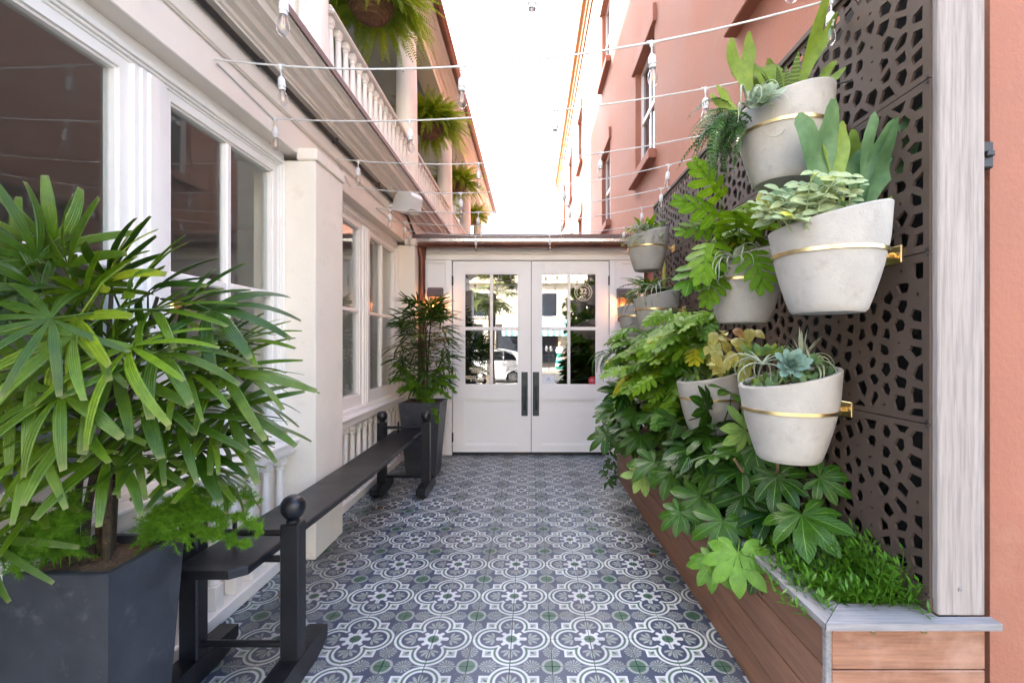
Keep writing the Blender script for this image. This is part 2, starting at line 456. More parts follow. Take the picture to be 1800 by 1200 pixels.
class MB:
    def __init__(s):
        s.v, s.f, s.uv = [], [], []

    def add(s, vs, fs, uv=None):
        n = len(s.v)
        s.v += [tuple(p) for p in vs]
        s.uv += uv if uv else [(0.5, 0.5)] * len(vs)
        s.f += [tuple(i + n for i in f) for f in fs]
        return s

    def box(s, x0, x1, y0, y1, z0, z1, c=0.0):
        lo, hi = (x0, y0, z0), (x1, y1, z1)
        if c <= 0:
            vs = [(hi[0] if i & 1 else lo[0], hi[1] if i & 2 else lo[1], hi[2] if i & 4 else lo[2]) for i in range(8)]
            return s.add(vs, [(0, 2, 3, 1), (4, 5, 7, 6), (0, 1, 5, 4), (2, 6, 7, 3), (0, 4, 6, 2), (1, 3, 7, 5)])
        c = min(c, *[(h - l) * 0.45 for l, h in zip(lo, hi)])
        vs, idx = [], {}
        for i in range(8):
            sg = [1 if i >> k & 1 else -1 for k in range(3)]
            for a in range(3):
                p = []
                for k in range(3):
                    e = hi[k] if sg[k] > 0 else lo[k]
                    p.append(e if k == a else e - sg[k] * c)
                idx[i, a] = len(vs)
                vs.append(p)
        fs = []
        ctr = V(((x0 + x1) / 2, (y0 + y1) / 2, (z0 + z1) / 2))

        def face(ids):
            a, b_, c_ = [V(vs[j]) for j in ids[:3]]
            n = (b_ - a).cross(c_ - a)
            mid = sum((V(vs[j]) for j in ids), V()) / len(ids)
            fs.append(tuple(ids) if n.dot(mid - ctr) > 0 else tuple(reversed(ids)))
        for a in range(3):
            b_, c_ = (a + 1) % 3, (a + 2) % 3
            for sa in (0, 1):
                face([idx[(sa << a) | (p << b_) | (q << c_), a] for p, q in ((0, 0), (1, 0), (1, 1), (0, 1))])
            for p in (0, 1):
                for q in (0, 1):
                    i0 = (p << b_) | (q << c_)
                    i1 = i0 | (1 << a)
                    face([idx[i0, b_], idx[i1, b_], idx[i1, c_], idx[i0, c_]])
        for i in range(8):
            face([idx[i, 0], idx[i, 1], idx[i, 2]])
        return s.add(vs, fs)

    def tube(s, pts, rad, n=8, cap=True, flat=1.0):
        pts = [V(p) for p in pts]
        if not isinstance(rad, (list, tuple)):
            rad = [rad] * len(pts)
        vs, fs = [], []
        prev = None
        for i, p in enumerate(pts):
            d = (pts[min(i + 1, len(pts) - 1)] - pts[max(i - 1, 0)]).normalized()
            if prev is None:
                up = V((0, 0, 1)) if abs(d.z) < 0.9 else V((1, 0, 0))
                a = d.cross(up).normalized()
            else:
                a = (prev - d * prev.dot(d)).normalized()
            prev = a
            bb = d.cross(a)
            for k in range(n):
                an = 2 * PI * k / n
                vs.append(p + a * math.cos(an) * rad[i] + bb * math.sin(an) * rad[i] * flat)
        for i in range(len(pts) - 1):
            for k in range(n):
                k2 = (k + 1) % n
                fs.append((i * n + k, i * n + k2, (i + 1) * n + k2, (i + 1) * n + k))
        if cap:
            fs.append(tuple(range(n - 1, -1, -1)))
            fs.append(tuple((len(pts) - 1) * n + k for k in range(n)))
        return s.add(vs, fs)

    def lathe(s, prof, n=16, c=(0, 0, 0), cap=True, sx=1, sy=1):
        vs, fs = [], []
        for r, z in prof:
            for k in range(n):
                a = 2 * PI * k / n
                vs.append((c[0] + r * math.cos(a) * sx, c[1] + r * math.sin(a) * sy, c[2] + z))
        for i in range(len(prof) - 1):
            for k in range(n):
                k2 = (k + 1) % n
                fs.append((i * n + k, i * n + k2, (i + 1) * n + k2, (i + 1) * n + k))
        if cap:
            fs.append(tuple(range(n - 1, -1, -1)))
            fs.append(tuple((len(prof) - 1) * n + k for k in range(n)))
        return s.add(vs, fs)

    def prism(s, poly, axis, a0, a1):
        """poly in the two other axes, extruded along axis"""
        o = [k for k in range(3) if k != axis]
        n = len(poly)
        vs = []
        for a in (a0, a1):
            for p in poly:
                q = [0, 0, 0]
                q[axis] = a
                q[o[0]], q[o[1]] = p
                vs.append(q)
        fs = [(i, (i + 1) % n, n + (i + 1) % n, n + i) for i in range(n)]
        for tri in tessellate_polygon([[V((p[0], p[1], 0)) for p in poly]]):
            fs.append(tuple(tri))
            fs.append(tuple(n + i for i in reversed(tri)))
        return s.add(vs, fs)

    def ringframe(s, axis, d0, d1, o, h):
        """rectangular frame: outer o=(a0,a1,b0,b1) with hole h, depth d0..d1 along axis"""
        oth = [k for k in range(3) if k != axis]

        def P(d, a, b_):
            q = [0, 0, 0]
            q[axis], q[oth[0]], q[oth[1]] = d, a, b_
            return q
        vs = []
        for d in (d0, d1):
            for r in (o, h):
                for a, b_ in ((r[0], r[2]), (r[1], r[2]), (r[1], r[3]), (r[0], r[3])):
                    vs.append(P(d, a, b_))
        fs = []
        for k in range(4):
            k2 = (k + 1) % 4
            fs += [(k, k2, 4 + k2, 4 + k), (8 + k, 12 + k, 12 + k2, 8 + k2), (k, 8 + k, 8 + k2, k2), (4 + k, 4 + k2, 12 + k2, 12 + k)]
        return s.add(vs, fs)

    def mesh(s, name, mat, smooth=False, fixn=True, origin=None):
        me = bpy.data.meshes.new(name)
        me.from_pydata(s.v if origin is None else [tuple(V(p) - origin) for p in s.v], [], s.f)
        ul = me.uv_layers.new(name='uv')
        fl = [0.0] * (2 * len(me.loops))
        for i, lp in enumerate(me.loops):
            fl[2 * i], fl[2 * i + 1] = s.uv[lp.vertex_index]
        ul.data.foreach_set('uv', fl)
        if fixn:
            import bmesh
            bm = bmesh.new()
            bm.from_mesh(me)
            bmesh.ops.recalc_face_normals(bm, faces=bm.faces)
            bm.to_mesh(me)
            bm.free()
        if smooth:
            me.polygons.foreach_set('use_smooth', [True] * len(me.polygons))
            if smooth != 'all':
                me.set_sharp_from_angle(angle=math.radians(38))
        me.materials.append(M[mat])
        return me

    def build(s, name, mat, parent=None, smooth=False, fixn=True, **props):
        xs, ys, zs = zip(*s.v)
        org = V(((min(xs) + max(xs)) / 2, (min(ys) + max(ys)) / 2, min(zs)))
        me = s.mesh(name, mat, smooth, fixn, org)
        return link(name, me, parent, org, **props)


def link(name, data, parent=None, world=V((0, 0, 0)), mat4=None, **props):
    o = bpy.data.objects.new(name, data)
    COL.objects.link(o)
    world = V(world)
    base = WP[parent] if parent else V((0, 0, 0))
    if parent:
        o.parent = parent
    if mat4 is not None:
        o.matrix_basis = Matrix.Translation(-base) @ mat4
        WP[o] = mat4.translation.copy()
    else:
        o.location = world - base
        WP[o] = world.copy()
    for k, val in props.items():
        o[k] = val
    return o


def thing(name, label, cat, loc, group=None):
    o = bpy.data.objects.new(name, None)
    o.empty_display_size = 0.1
    COL.objects.link(o)
    o.location = loc
    WP[o] = V(loc)
    o['label'], o['category'] = label, cat
    if group:
        o['group'] = group
    return o


def tag(o, label, cat, group=None):
    o['label'], o['category'] = label, cat
    if group:
        o['group'] = group
    return o


def B(*a, **k):
    return MB().box(*a, **k)


def frame(H, D, N, s=1.0):
    """matrix with local x along D, local z near N, origin H"""
    x = V(D).normalized()
    z = V(N)
    z = z - x * z.dot(x)
    if z.length < 1e-4:
        z = x.orthogonal()
    z.normalize()
    y = z.cross(x)
    m = Matrix.Identity(4)
    for i in range(3):
        m[i][0], m[i][1], m[i][2], m[i][3] = x[i] * s, y[i] * s, z[i] * s, H[i]
    return m


def U(a, b_):
    return rnd.uniform(a, b_)


# ------------------------------------------------------------------ the tiled floor
TS = 0.2032
TX0, TY0 = -0.9157, 6.0438          # a flower centre (four tiles meet there)
NAVY, WHITE, GREEN, SAGE = (0.045, 0.064, 0.108), (0.56, 0.585, 0.60), (0.050, 0.120, 0.080), (0.27, 0.305, 0.285)


def tile_colour(x, y):
    """quarter of the pattern: (0,0) flower centre, (1,1) green disc"""
    if y > x:
        x, y = y, x
    r = math.hypot(x, y)
    a = math.atan2(y, x)
    if r < 0.135:
        return GREEN
    # eight knobbed petals
    aa = abs(((a + PI / 8) % (PI / 4)) - PI / 8)
    tr, tq = r * math.cos(aa), r * math.sin(aa)
    tipr = 0.335 if a < PI / 8 else 0.275
    if r < 0.225 or (tr < tipr and tq < 0.050) or math.hypot(tr - tipr, tq) < 0.058:
        return WHITE
    d = math.hypot(x - 0.51, y)
    inner = d < 0.30 or x + y < 0.555
    if inner:
        # five teardrop petals fanned in the lobe
        bx, by = x - 0.425, y
        for ang, ln, wd in ((0, 0.31, 0.044), (0.66, 0.28, 0.034), (1.30, 0.245, 0.030)):
            ca, sa = math.cos(ang), math.sin(ang)
            p, q = bx * ca + by * sa, -bx * sa + by * ca
            q += 0.25 * (p * p) * (1 if ang else 0)
            if 0.02 < p < ln and abs(q) < wd * math.sin(min(1, p / ln) ** 1.6 * PI * 0.93) + 0.004:
                return SAGE
        return NAVY
    if d < 0.36 or x + y < 0.645:
        return WHITE
    if d < 0.42:
        return GREEN
    if d < 0.48:
        return WHITE
    if x < 0.69:
        if x > 0.635:
            return WHITE
        # corner leaf
        dx, dy = x - 0.42, y - 0.42
        p, q = (dx + dy) * 0.7071, (dx - dy) * 0.7071
        if d < 0.46 or (p > -0.1 and abs(q) < 0.05 * (1 - p / 0.24) + 0.012 and p < 0.22) or (p > -.02 and abs(q) < 0.10 - abs(p - 0.06) * 1.1):
            return GREEN
        return SAGE
    rc = math.hypot(1 - x, 1 - y)
    if rc < 0.185:
        return GREEN
    if rc < 0.25:
        return SAGE
    if x > 0.988:
        return SAGE
    # radiating sprig on the tile edge
    bx, by = 1 - x, y - 0.52
    rb, ab = math.hypot(bx, by), math.atan2(bx, by)
    lim = 0.21 if by < 0 else 0.19
    k = abs(((ab / (PI / 7)) % 1) - 0.5)
    if rb < lim and rb > 0.02 and k > 0.5 - (0.15 + 0.16 * rb / lim):
        return SAGE
    if by < 0 and bx < 0.03 * (1 + by / 0.30):
        return SAGE
    return NAVY


def tile_mesh(n, ss, name='tile', g=0.0019):
    vs, fs, cs = [], [], []
    h = TS - 2 * g
    for j in range(n + 1):
        for i in range(n + 1):
            u, v = i / n, j / n
            vs.append((g + u * h, g + v * h, 0))
            c = [0, 0, 0]
            for a in range(ss):
                for b_ in range(ss):
                    q = tile_colour(min(1, max(0, u + ((a + .5) / ss - .5) / n)), min(1, max(0, v + ((b_ + .5) / ss - .5) / n)))
                    for k in range(3):
                        c[k] += q[k] / ss / ss
            cs.append(c)
    for j in range(n):
        for i in range(n):
            p = j * (n + 1) + i
            fs.append((p, p + 1, p + n + 2, p + n + 1))
    edge = [i for i in range(n + 1)] + [j * (n + 1) + n for j in range(1, n + 1)] + [n * (n + 1) + i for i in range(n - 1, -1, -1)] + [j * (n + 1) for j in range(n - 1, 0, -1)]
    m0 = len(vs)
    for e in edge:
        x, y, z = vs[e]
        vs.append((x + (x - TS / 2) * 0.006, y + (y - TS / 2) * 0.006, -0.011))
        cs.append([k * 0.7 for k in cs[e]])
    ne = len(edge)
    for k in range(ne):
        k2 = (k + 1) % ne
        fs.append((edge[k], m0 + k, m0 + k2, edge[k2]))
    return vs, fs, cs


def finish_tile(name, vs, fs, cs):
    me = bpy.data.meshes.new(name)
    me.from_pydata(vs, [], fs)
    at_ = me.color_attributes.new('print', 'FLOAT_COLOR', 'POINT')
    fl = []
    for c in cs:
        fl += [c[0], c[1], c[2], 1]
    at_.data.foreach_set('color', fl)
    me.materials.append(M['cement_tile'])
    return me


floor = B(-1.80, 1.60, -0.40, 6.60, -0.12, -0.012).build('floor', 'grout', kind='structure')
TM = finish_tile('tile', *tile_mesh(76, 3))


def tile_spots():
    for j in range(-2, 33):
        for i in range(-4, 10):
            yield i, j


sv, sf, sc = [], [], []
lo = tile_mesh(22, 2)
for i, j in tile_spots():
    # tile (i, j) spans x from TX0+i*TS, y from TY0-(j+1)*TS; its flower corner is the even one
    x0, y1 = TX0 + i * TS, TY0 - j * TS
    fx = x0 if i % 2 == 0 else x0 + TS
    fy = y1 if j % 2 == 0 else y1 - TS
    sx = 1 if i % 2 == 0 else -1
    sy = -1 if j % 2 == 0 else 1
    # rotate (never mirror: the quarter is symmetric about its diagonal)
    rot = {(1, 1): 0, (-1, 1): PI / 2, (-1, -1): PI, (1, -1): -PI / 2}[(sx, sy)]
    if -1 <= j <= 19:
        mt = Matrix.Translation((fx, fy, U(-0.0012, 0.0004))) @ Matrix.Rotation(rot, 4, 'Z') @ Matrix.Rotation(U(-.003, .003), 4, 'X') @ Matrix.Rotation(U(-.003, .003), 4, 'Y')
        link('tile', TM, floor, mat4=mt)
    else:
        n0 = len(sv)
        ca, sa = math.cos(rot), math.sin(rot)
        if y1 - TS < -0.4:
            continue
        for (x, y, z) in lo[0]:
            sv.append((fx + x * ca - y * sa, fy + x * sa + y * ca, z))
        sf += [tuple(k + n0 for k in f) for f in lo[1]]
        sc += lo[2]
link('tile_border', finish_tile('tile_border', sv, sf, sc), floor, V((0, 0, 0)), kind='stuff')

sdw = B(-14, 14, -5.6, -0.40, -0.16, -0.015).build('sidewalk', 'sidewalk_concrete', kind='structure')
MB().box(-14, 14, -5.75, -5.6, -0.16, -0.012, c=0.02).build('kerb', 'sidewalk_concrete', kind='structure')
B(-150, 150, -150, 150, -0.6, -0.155).build('ground', 'asphalt', kind='structure')
B(-14, 14, -18.2, -14.2, -0.16, -0.01).build('pavement', 'sidewalk_concrete', kind='structure')

# ------------------------------------------------------------------ cream building with gallery (left)
WX = -1.648                                  # face of the beam over the windows
bays = [(0.95, 3.25), (3.72, 6.016)]
house = thing('cream_building', 'cream painted building with tall windows, pilasters and a columned gallery above', 'building', (-3.0, 3.5, 0))


def baluster_mesh(h, name, blk=0.033, r0=0.026, r1=0.019, ht=0.07, hb=0.13):
    q = MB()
    q.box(-blk, blk, -blk, blk, 0, hb, c=0.004)
    q.lathe([(r0 * 1.15, hb), (r0 * 1.2, hb + .012), (r0 * .95, hb + .022), (r0 * 1.06, hb + .05), (r0 * 1.05, hb + .12),
             (r1, h - ht - .05), (r1 * .98, h - ht - .035), (r1 * 1.35, h - ht - .03), (r1 * 1.35, h - ht - .018), (r1 * 1.05, h - ht - .014),
             (r1 * 1.5, h - ht)], 12)
    q.box(-blk, blk, -blk, blk, h - ht, h, c=0.004)
    return q.mesh(name, 'trim_paint', True)


BAL = baluster_mesh(0.685, 'baluster')
for (y0, y1) in bays:
    B(-1.97, -1.80, y0, y1, 0, 0.78).build('spandrel_wall', 'cream_paint', house)
    MB().box(-1.80, -1.69, y0, y1, 0.002, 0.082, c=0.006).build('plinth', 'trim_paint', house)
    sill = MB().box(-1.80, -1.655, y0, y1, 0.785, 0.842, c=0.004).box(-1.80, -1.668, y0, y1, 0.767, 0.785, c=0.004).box(-1.85, -1.636, y0, y1, 0.842, 0.868, c=0.007).box(-1.88, -1.72, y0, y1, 0.868, 0.905, c=0.006).build('sill', 'trim_paint', house)
    k = int((y1 - y0) / 0.155)
    for i in range(k):
        link('baluster', BAL, sill, V((-1.742, y0 + (i + 0.55) * (y1 - y0) / k, 0.082)))
    # casing and mullion with stepped mouldings
    c = MB()
    for a, b_, x in ((0.0, 0.024, -1.736), (0.024, 0.038, -1.748), (0.038, 0.052, -1.760)):
        c.box(-1.88, x, y0 + a, y0 + b_, 0.905, 2.82 - a, c=0.003)
        c.box(-1.88, x, y1 - b_, y1 - a, 0.905, 2.82 - a, c=0.003)
        c.box(-1.88, x - 0.001, y0 + b_, y1 - b_, 2.82 - b_, 2.82 - a, c=0.003)
    c.box(-1.88, -1.752, y0, y1, 2.821, 2.874)
    ym = (y0 + y1) / 2 + 0.011
    c.box(-1.88, -1.748, ym - 0.093, ym + 0.093, 0.905, 2.768, c=0.004)
    c.box(-1.80, -1.738, ym - 0.062, ym + 0.062, 0.905, 2.767, c=0.004)
    c.box(-1.80, -1.728, ym - 0.036, ym + 0.036, 0.905, 2.766, c=0.010)
    c.build('window_casing', 'trim_paint', house)
    for (a, b_) in ((y0 + 0.052, ym - 0.093), (ym + 0.093, y1 - 0.052)):
        win = MB().ringframe(0, -1.84, -1.768, (a, b_, 0.905, 2.768), (a + 0.046, b_ - 0.046, 1.016, 2.722)).ringframe(0, -1.83, -1.782, (a + .044, b_ - .044, 1.014, 2.724), (a + 0.058, b_ - 0.058, 1.028, 2.710)).build('window', 'trim_paint', house)
        gm, zm = (a + b_) / 2, 1.872
        MB().box(-1.827, -1.777, gm - 0.021, gm + 0.021, 1.028, 2.710, c=0.008).box(-1.826, -1.778, a + .058, gm - .021, zm - .02, zm + .02, c=.008).box(-1.826, -1.778, gm + .021, b_ - .058, zm - .02, zm + .02, c=.008).build('muntin', 'trim_paint', win)
        for ya, yb in ((a + .05, gm), (gm, b_ - .05)):
            for za, zb in ((1.02, zm), (zm, 2.718)):
                B(-1.811, -1.805, ya, yb, za, zb).build('pane', 'window_glass', win)
for (y0, y1) in ((0.48, 0.95), (3.25, 3.72), (6.016, 6.34)):
    p = MB().box(-1.97, -1.528, y0, y1, 0.004, 2.832, c=0.006).build('pilaster', 'stucco_cream', house)
    MB().box(-1.66, -1.515, y0 - 0.012, y1 + 0.012, 2.832, 2.918, c=0.008).build('pilaster_cap', 'stucco_cream', p)
beam = MB().box(-1.97, WX, 0.48, 16.4, 2.875, 3.26, c=0.005).build('lintel_beam', 'cream_paint', house)
MB().box(WX, WX + .014, .48, 16.4, 3.063, 3.088, c=0.005).box(WX, WX + .022, .48, 16.4, 3.072, 3.08, c=0.003).build('bead_moulding', 'cream_paint', beam)
B(-1.97, WX - .02, 6.34, 16.4, 0, 2.875).build('lower_wall', 'cream_paint', house)
# cornice below the gallery
prof = [(-1.97, 3.46), (-1.97, 3.26), (-1.60, 3.26), (-1.60, 3.275), (-1.585, 3.28), (-1.585, 3.305), (-1.545, 3.312), (-1.525, 3.335),
        (-1.495, 3.338), (-1.495, 3.35), (-1.455, 3.352), (-1.455, 3.405), (-1.44, 3.41), (-1.43, 3.43), (-1.405, 3.435), (-1.405, 3.46)]
MB().prism(prof, 1, 0.35, 16.42).build('cornice', 'cream_paint', house)
q = MB().prism([(-1.66, 3.461), (-1.392, 3.461), (-1.392, 3.432), (-1.386, 3.432), (-1.386, 3.478), (-1.66, 3.488)], 1, 0.34, 16.43)
fl = q.build('edge_flashing', 'brown_metal', house)
MB().box(-3.6, -1.56, 0.48, 16.4, 3.46, 3.50).build('gallery_floor', 'gallery_ceiling', house)
COLM = MB().box(-0.19, 0.19, -0.19, 0.19, 0, 0.06, c=0.01).lathe(
    [(.185, .06), (.19, .08), (.185, .11), (.165, .12), (.163, .14), (.147, .16), (.147, .8), (.141, 1.5), (.127, 2.15), (.14, 2.165), (.14, 2.185),
     (.128, 2.195), (.128, 2.235), (.155, 2.26), (.165, 2.275)], 28).box(-.185, .185, -.185, .185, 2.275, 2.35, c=0.008).mesh('column', 'trim_paint', True)
cys = [0.72, 3.485, 6.251, 9.017, 11.783, 14.549]
for y in cys:
    link('column', COLM, house, V((-1.70, y, 3.50)))
BAL2 = baluster_mesh(0.60, 'gallery_baluster', blk=0.03, r0=0.03, r1=0.021, ht=0.06, hb=0.09)
for y0, y1 in zip(cys, cys[1:] + [16.4]):
    a, b_ = y0 + 0.15, y1 - 0.15
    rail = MB().box(-1.685, -1.565, a, b_, 4.165, 4.20, c=0.012).box(-1.668, -1.585, a, b_, 4.20, 4.235, c=0.015).box(-1.665, -1.59, a, b_, 3.535, 3.565, c=.008).build('handrail', 'trim_paint', house)
    k = int((b_ - a) / 0.148)
    for i in range(k):
        link('baluster', BAL2, rail, V((-1.627, a + (i + .5) * (b_ - a) / k, 3.565)))
MB().box(-1.85, -1.55, 0.48, 16.4, 5.85, 6.12, c=0.006).box(-1.54, -1.549, .48, 16.4, 5.95, 5.975).build('gallery_beam', 'cream_paint', house)
MB().prism([(-1.85, 6.30), (-1.85, 6.12), (-1.52, 6.12), (-1.50, 6.15), (-1.44, 6.17), (-1.42, 6.21), (-1.36, 6.22), (-1.36, 6.30)], 1, 0.30, 16.45).build('eave_cornice', 'cream_paint', house)
g = MB()
gp = [(-1.30 + .065 * math.cos(a), 6.285 + .065 * math.sin(a)) for a in [PI + k * PI / 10 for k in range(11)]]
gi = [(-1.30 + .058 * math.cos(a), 6.285 + .058 * math.sin(a)) for a in [2 * PI - k * PI / 10 for k in range(11)]]
g.prism(gp + gi, 1, 0.28, 16.47).build('eave_gutter', 'copper', house, smooth=True)
MB().prism([(-1.30, 6.305), (-1.30, 6.33), (-3.8, 7.35), (-3.8, 7.30)], 1, 0.3, 16.5).build('gallery_roof', 'roof_metal', house)
B(-3.6, -1.85, 0.5, 16.38, 6.0, 6.04).build('gallery_ceiling', 'gallery_ceiling', house)
B(-8.5, -3.6, 0.48, 16.4, 3.3, 7.3).build('gallery_wall', 'gallery_wall', house)
for y in cys:
    MB().box(-3.6, -3.57, y + .9, y + 1.9, 3.5, 5.6, c=.01).build('shutter_door', 'interior_dark', house)
# dim room behind the windows
rm = MB()
rm.add([(x, y, z) for x in (-5.5, -1.93) for y in (0.6, 6.3) for z in (0.0, 3.1)],
       [(0, 1, 3, 2), (0, 4, 5, 1), (2, 3, 7, 6), (0, 2, 6, 4), (1, 5, 7, 3)])
rm.build('interior_room', 'interior_wall', house, fixn=False)
tall = thing('shade_block', 'unseen block added behind the cream building to shade the pink wall', 'building', (-7.5, 11, 0))  # added out of view, only to keep sun off the pink wall
B(-9, -6.0, 3.0, 20.0, 0, 20).build('wall', 'street_facade', tall)
for zz in (9, 12.5, 16):
    for yy in (5, 8, 11, 14, 17):
        MB().ringframe(0, -6.0, -5.94, (yy, yy + 1.1, zz, zz + 1.8), (yy + .1, yy + 1, zz + .1, zz + 1.7)).build('window', 'trim_paint', tall)

# conduit along the wall under the cornice
cd = MB().tube([(-1.622, 1.0, 3.222), (-1.622, 3.0, 3.214), (-1.622, 6.0, 3.205), (-1.60, 6.12, 3.10), (-1.56, 6.2, 2.98), (-1.535, 6.21, 2.88), (-1.5, 6.27, 2.70)], 0.017, 8)
cd = tag(cd.build('conduit', 'cable_black', smooth=True), 'black conduit pipe running under the cornice of the cream building', 'pipe')
for y in (1.7, 2.75, 3.8, 4.85, 5.8):
    MB().box(-1.648, -1.60, y - .012, y + .012, 3.195, 3.236, c=.005).build('clip', 'cable_black', cd)
# speaker
sp_ = thing('outdoor_speaker', 'white box speaker mounted under the cornice above the far windows', 'speaker', (-1.50, 5.35, 3.08))
q = MB().prism([(-0.13, 0), (0.10, 0.0), (0.15, 0.05), (0.15, 0.19), (0.10, 0.235), (-0.10, 0.20), (-0.13, 0.12)], 1, -0.09, 0.09)
me = q.mesh('housing', 'white_plastic')
link('housing', me, sp_, mat4=Matrix.Translation((-1.47, 5.35, 3.06)) @ Matrix.Rotation(-0.5, 4, 'Z') @ Matrix.Rotation(0.25, 4, 'Y'))
MB().box(-1.648, -1.54, 5.33, 5.37, 3.12, 3.16, c=.005).build('bracket', 'white_plastic', sp_)

# ------------------------------------------------------------------ entrance building at the end of the passage
EY = 6.34
ent = thing('entrance_building', 'low white entrance front with copper gutter closing the passage', 'building', (0, 6.6, 0))


def ex(u, Y=EY):
    return (u - CX) * Y / FPX


def ez(v, Y=EY):
    return CAMH - (v - CY) * Y / FPX


# boarded side panels
for a, b_ in ((-1.53, -1.19), (1.16, 1.56)):
    MB().box(a, b_, EY + .03, EY + .14, 0, 2.69).build('panel', 'door_paint', ent)
    MB().ringframe(1, EY, EY + .05, (a, b_, 0.003, 2.69), (a + .10, b_ - .012, .16, 2.655)).build('panel_frame', 'door_paint', ent)
for a, b_ in ((-1.188, -1.094), (1.080, 1.172)):
    MB().box(a, b_, EY - .012, EY + .14, 0.003, 2.692, c=.005).build('door_post', 'door_paint', ent)
MB().box(-1.53, 1.58, EY - .02, EY + .14, 2.693, 2.78, c=.004).build('header', 'door_paint', ent)
MB().box(-1.53, 1.58, EY - .06, EY + .14, 2.78, 2.86, c=.006).box(-1.53, 1.58, EY - .035, EY, 2.765, 2.78, c=.003).build('fascia', 'trim_paint', ent)
MB().box(-1.094, 1.080, EY + .01, EY + .10, 0.003, 0.043).build('threshold', 'black_paint', ent)
rm = MB()
rm.add([(x, y, z) for x in (-2.2, 2.2) for y in (6.45, 10) for z in (-.005, 2.88)], [(4, 6, 7, 5), (0, 1, 3, 2), (2, 3, 7, 6), (0, 2, 6, 4), (1, 5, 7, 3)])
rm.build('interior_room', 'interior_dark', ent, fixn=False)
rf = MB().box(-1.60, 1.60, 6.16, 12.0, 2.957, 3.012, c=.004).build('roof', 'brown_metal', ent)
MB().box(-1.56, 1.56, 6.17, 6.20, 2.915, 2.957).build('drip_edge', 'lead_flashing', rf)
B(-1.60, 1.60, 6.28, 6.50, 2.86, 2.957).build('eave_board', 'trim_paint', ent)
gp = [(6.15 + .062 * math.cos(a), 2.885 + .062 * math.sin(a)) for a in [PI + k * PI / 10 for k in range(11)]]
gi = [(6.15 + .056 * math.cos(a), 2.885 + .056 * math.sin(a)) for a in [2 * PI - k * PI / 10 for k in range(11)]]
gt = MB().prism(gp + gi, 0, -1.60, 1.58).build('gutter', 'copper', ent, smooth=True)
for x in (-1.2, -.45, .3, 1.05):
    MB().tube([(x, 6.15 + .066 * math.cos(a), 2.885 + .066 * math.sin(a)) for a in [PI + k * PI / 8 for k in range(9)]], .006, 6).build('bracket', 'copper', gt, smooth=True)
ds = MB().tube([(-1.50, 6.17, 2.88), (-1.50, 6.19, 2.80), (-1.485, 6.23, 2.70), (-1.485, 6.235, 0.25)], 0.046, 14).tube([(-1.485, 6.235, 2.86), (-1.485, 6.235, 2.68)], [.058, .05], 14)
ds = ds.build('downspout', 'copper', ent, smooth=True)
MB().lathe([(.05, 0), (.052, .012), (.05, .025)], 14, (-1.485, 6.235, 2.25)).build('collar', 'copper', ds, smooth=True)


def door(x0, x1, gx0, gx1, hx, hinge_x):
    gz0, gz1 = ez(677), ez(480)
    d = MB().ringframe(1, EY, EY + .045, (x0, x1, .045, 2.682), (gx0, gx1, .14, gz1)).box(gx0, gx1, EY + .0005, EY + .0445, .772, gz0)
    d = d.ringframe(1, EY + .006, EY + .04, (gx0, gx1, gz0, gz1), (gx0 + .016, gx1 - .016, gz0 + .016, gz1 - .016))
    d = d.build('door', 'door_paint', ent)
    MB().box(gx0 - .0, gx1 + .0, EY + .022, EY + .04, .14, .772).ringframe(1, EY + .008, EY + .022, (gx0, gx1, .14, .772), (gx0 + .018, gx1 - .018, .158, .754)).build('lower_panel', 'door_paint', d)
    xm, zm = (gx0 + gx1) / 2, ez(577.5)
    MB().box(xm - .021, xm + .021, EY + .004, EY + .042, gz0 + .016, gz1 - .016, c=.007).box(gx0 + .016, xm - .021, EY + .005, EY + .041, zm - .024, zm + .024, c=.007).box(xm + .021, gx1 - .016, EY + .005, EY + .041, zm - .024, zm + .024, c=.007).build('muntin', 'door_paint', d)
    for a, b_ in ((gx0, xm), (xm, gx1)):
        for c_, e in ((gz0, zm), (zm, gz1)):
            B(a + .008, b_ - .008, EY + .02, EY + .026, c_ + .008, e - .008).build('pane', 'door_glass', d)
    h = MB().box(hx, hx + .088, EY - .008, EY, .545, 1.15, c=.002)
    xc = hx + .044
    h.tube([(xc, EY - .006, .63), (xc, EY - .045, .66), (xc, EY - .055, .74), (xc, EY - .055, .86), (xc, EY - .045, .94), (xc, EY - .006, .97)], [.010, .011, .014, .014, .011, .010], 10)
    h.build('handle', 'iron_patina', d)
    for z in (.25, 1.15, 2.41):
        MB().box(hinge_x - .012, hinge_x + .012, EY - .010, EY + .001, z - .06, z + .06, c=.003).tube([(hinge_x, EY - .012, z - .068), (hinge_x, EY - .012, z + .068)], .008, 8).build('hinge', 'black_paint', d)
    return d


dl = door(-1.083, -.004, ex(815.5), ex(912), ex(916.5), -1.088)
dr = door(.004, 1.071, ex(951), ex(1049), ex(936.5), 1.076)


def text(parent, name, body, x, z, size, mat, y=EY + .016, depth=.0015, align='CENTER', rot=0.0, bold=0.0):
    cu = bpy.data.curves.new(name, 'FONT')
    cu.body = body
    cu.size = size
    cu.align_x = align
    cu.align_y = 'CENTER'
    cu.extrude = depth
    cu.offset = bold
    to = bpy.data.objects.new('tmp', cu)
    COL.objects.link(to)
    dg = bpy.context.evaluated_depsgraph_get()
    me_ = bpy.data.meshes.new_from_object(to.evaluated_get(dg))
    me_.name = name
    bpy.data.objects.remove(to)
    me_.materials.clear()
    me_.materials.append(M[mat])
    mt = Matrix.Translation((x, y, z)) @ Matrix.Rotation(PI / 2, 4, 'X') @ Matrix.Rotation(rot, 4, 'Z')
    return link(name, me_, parent, mat4=mt)


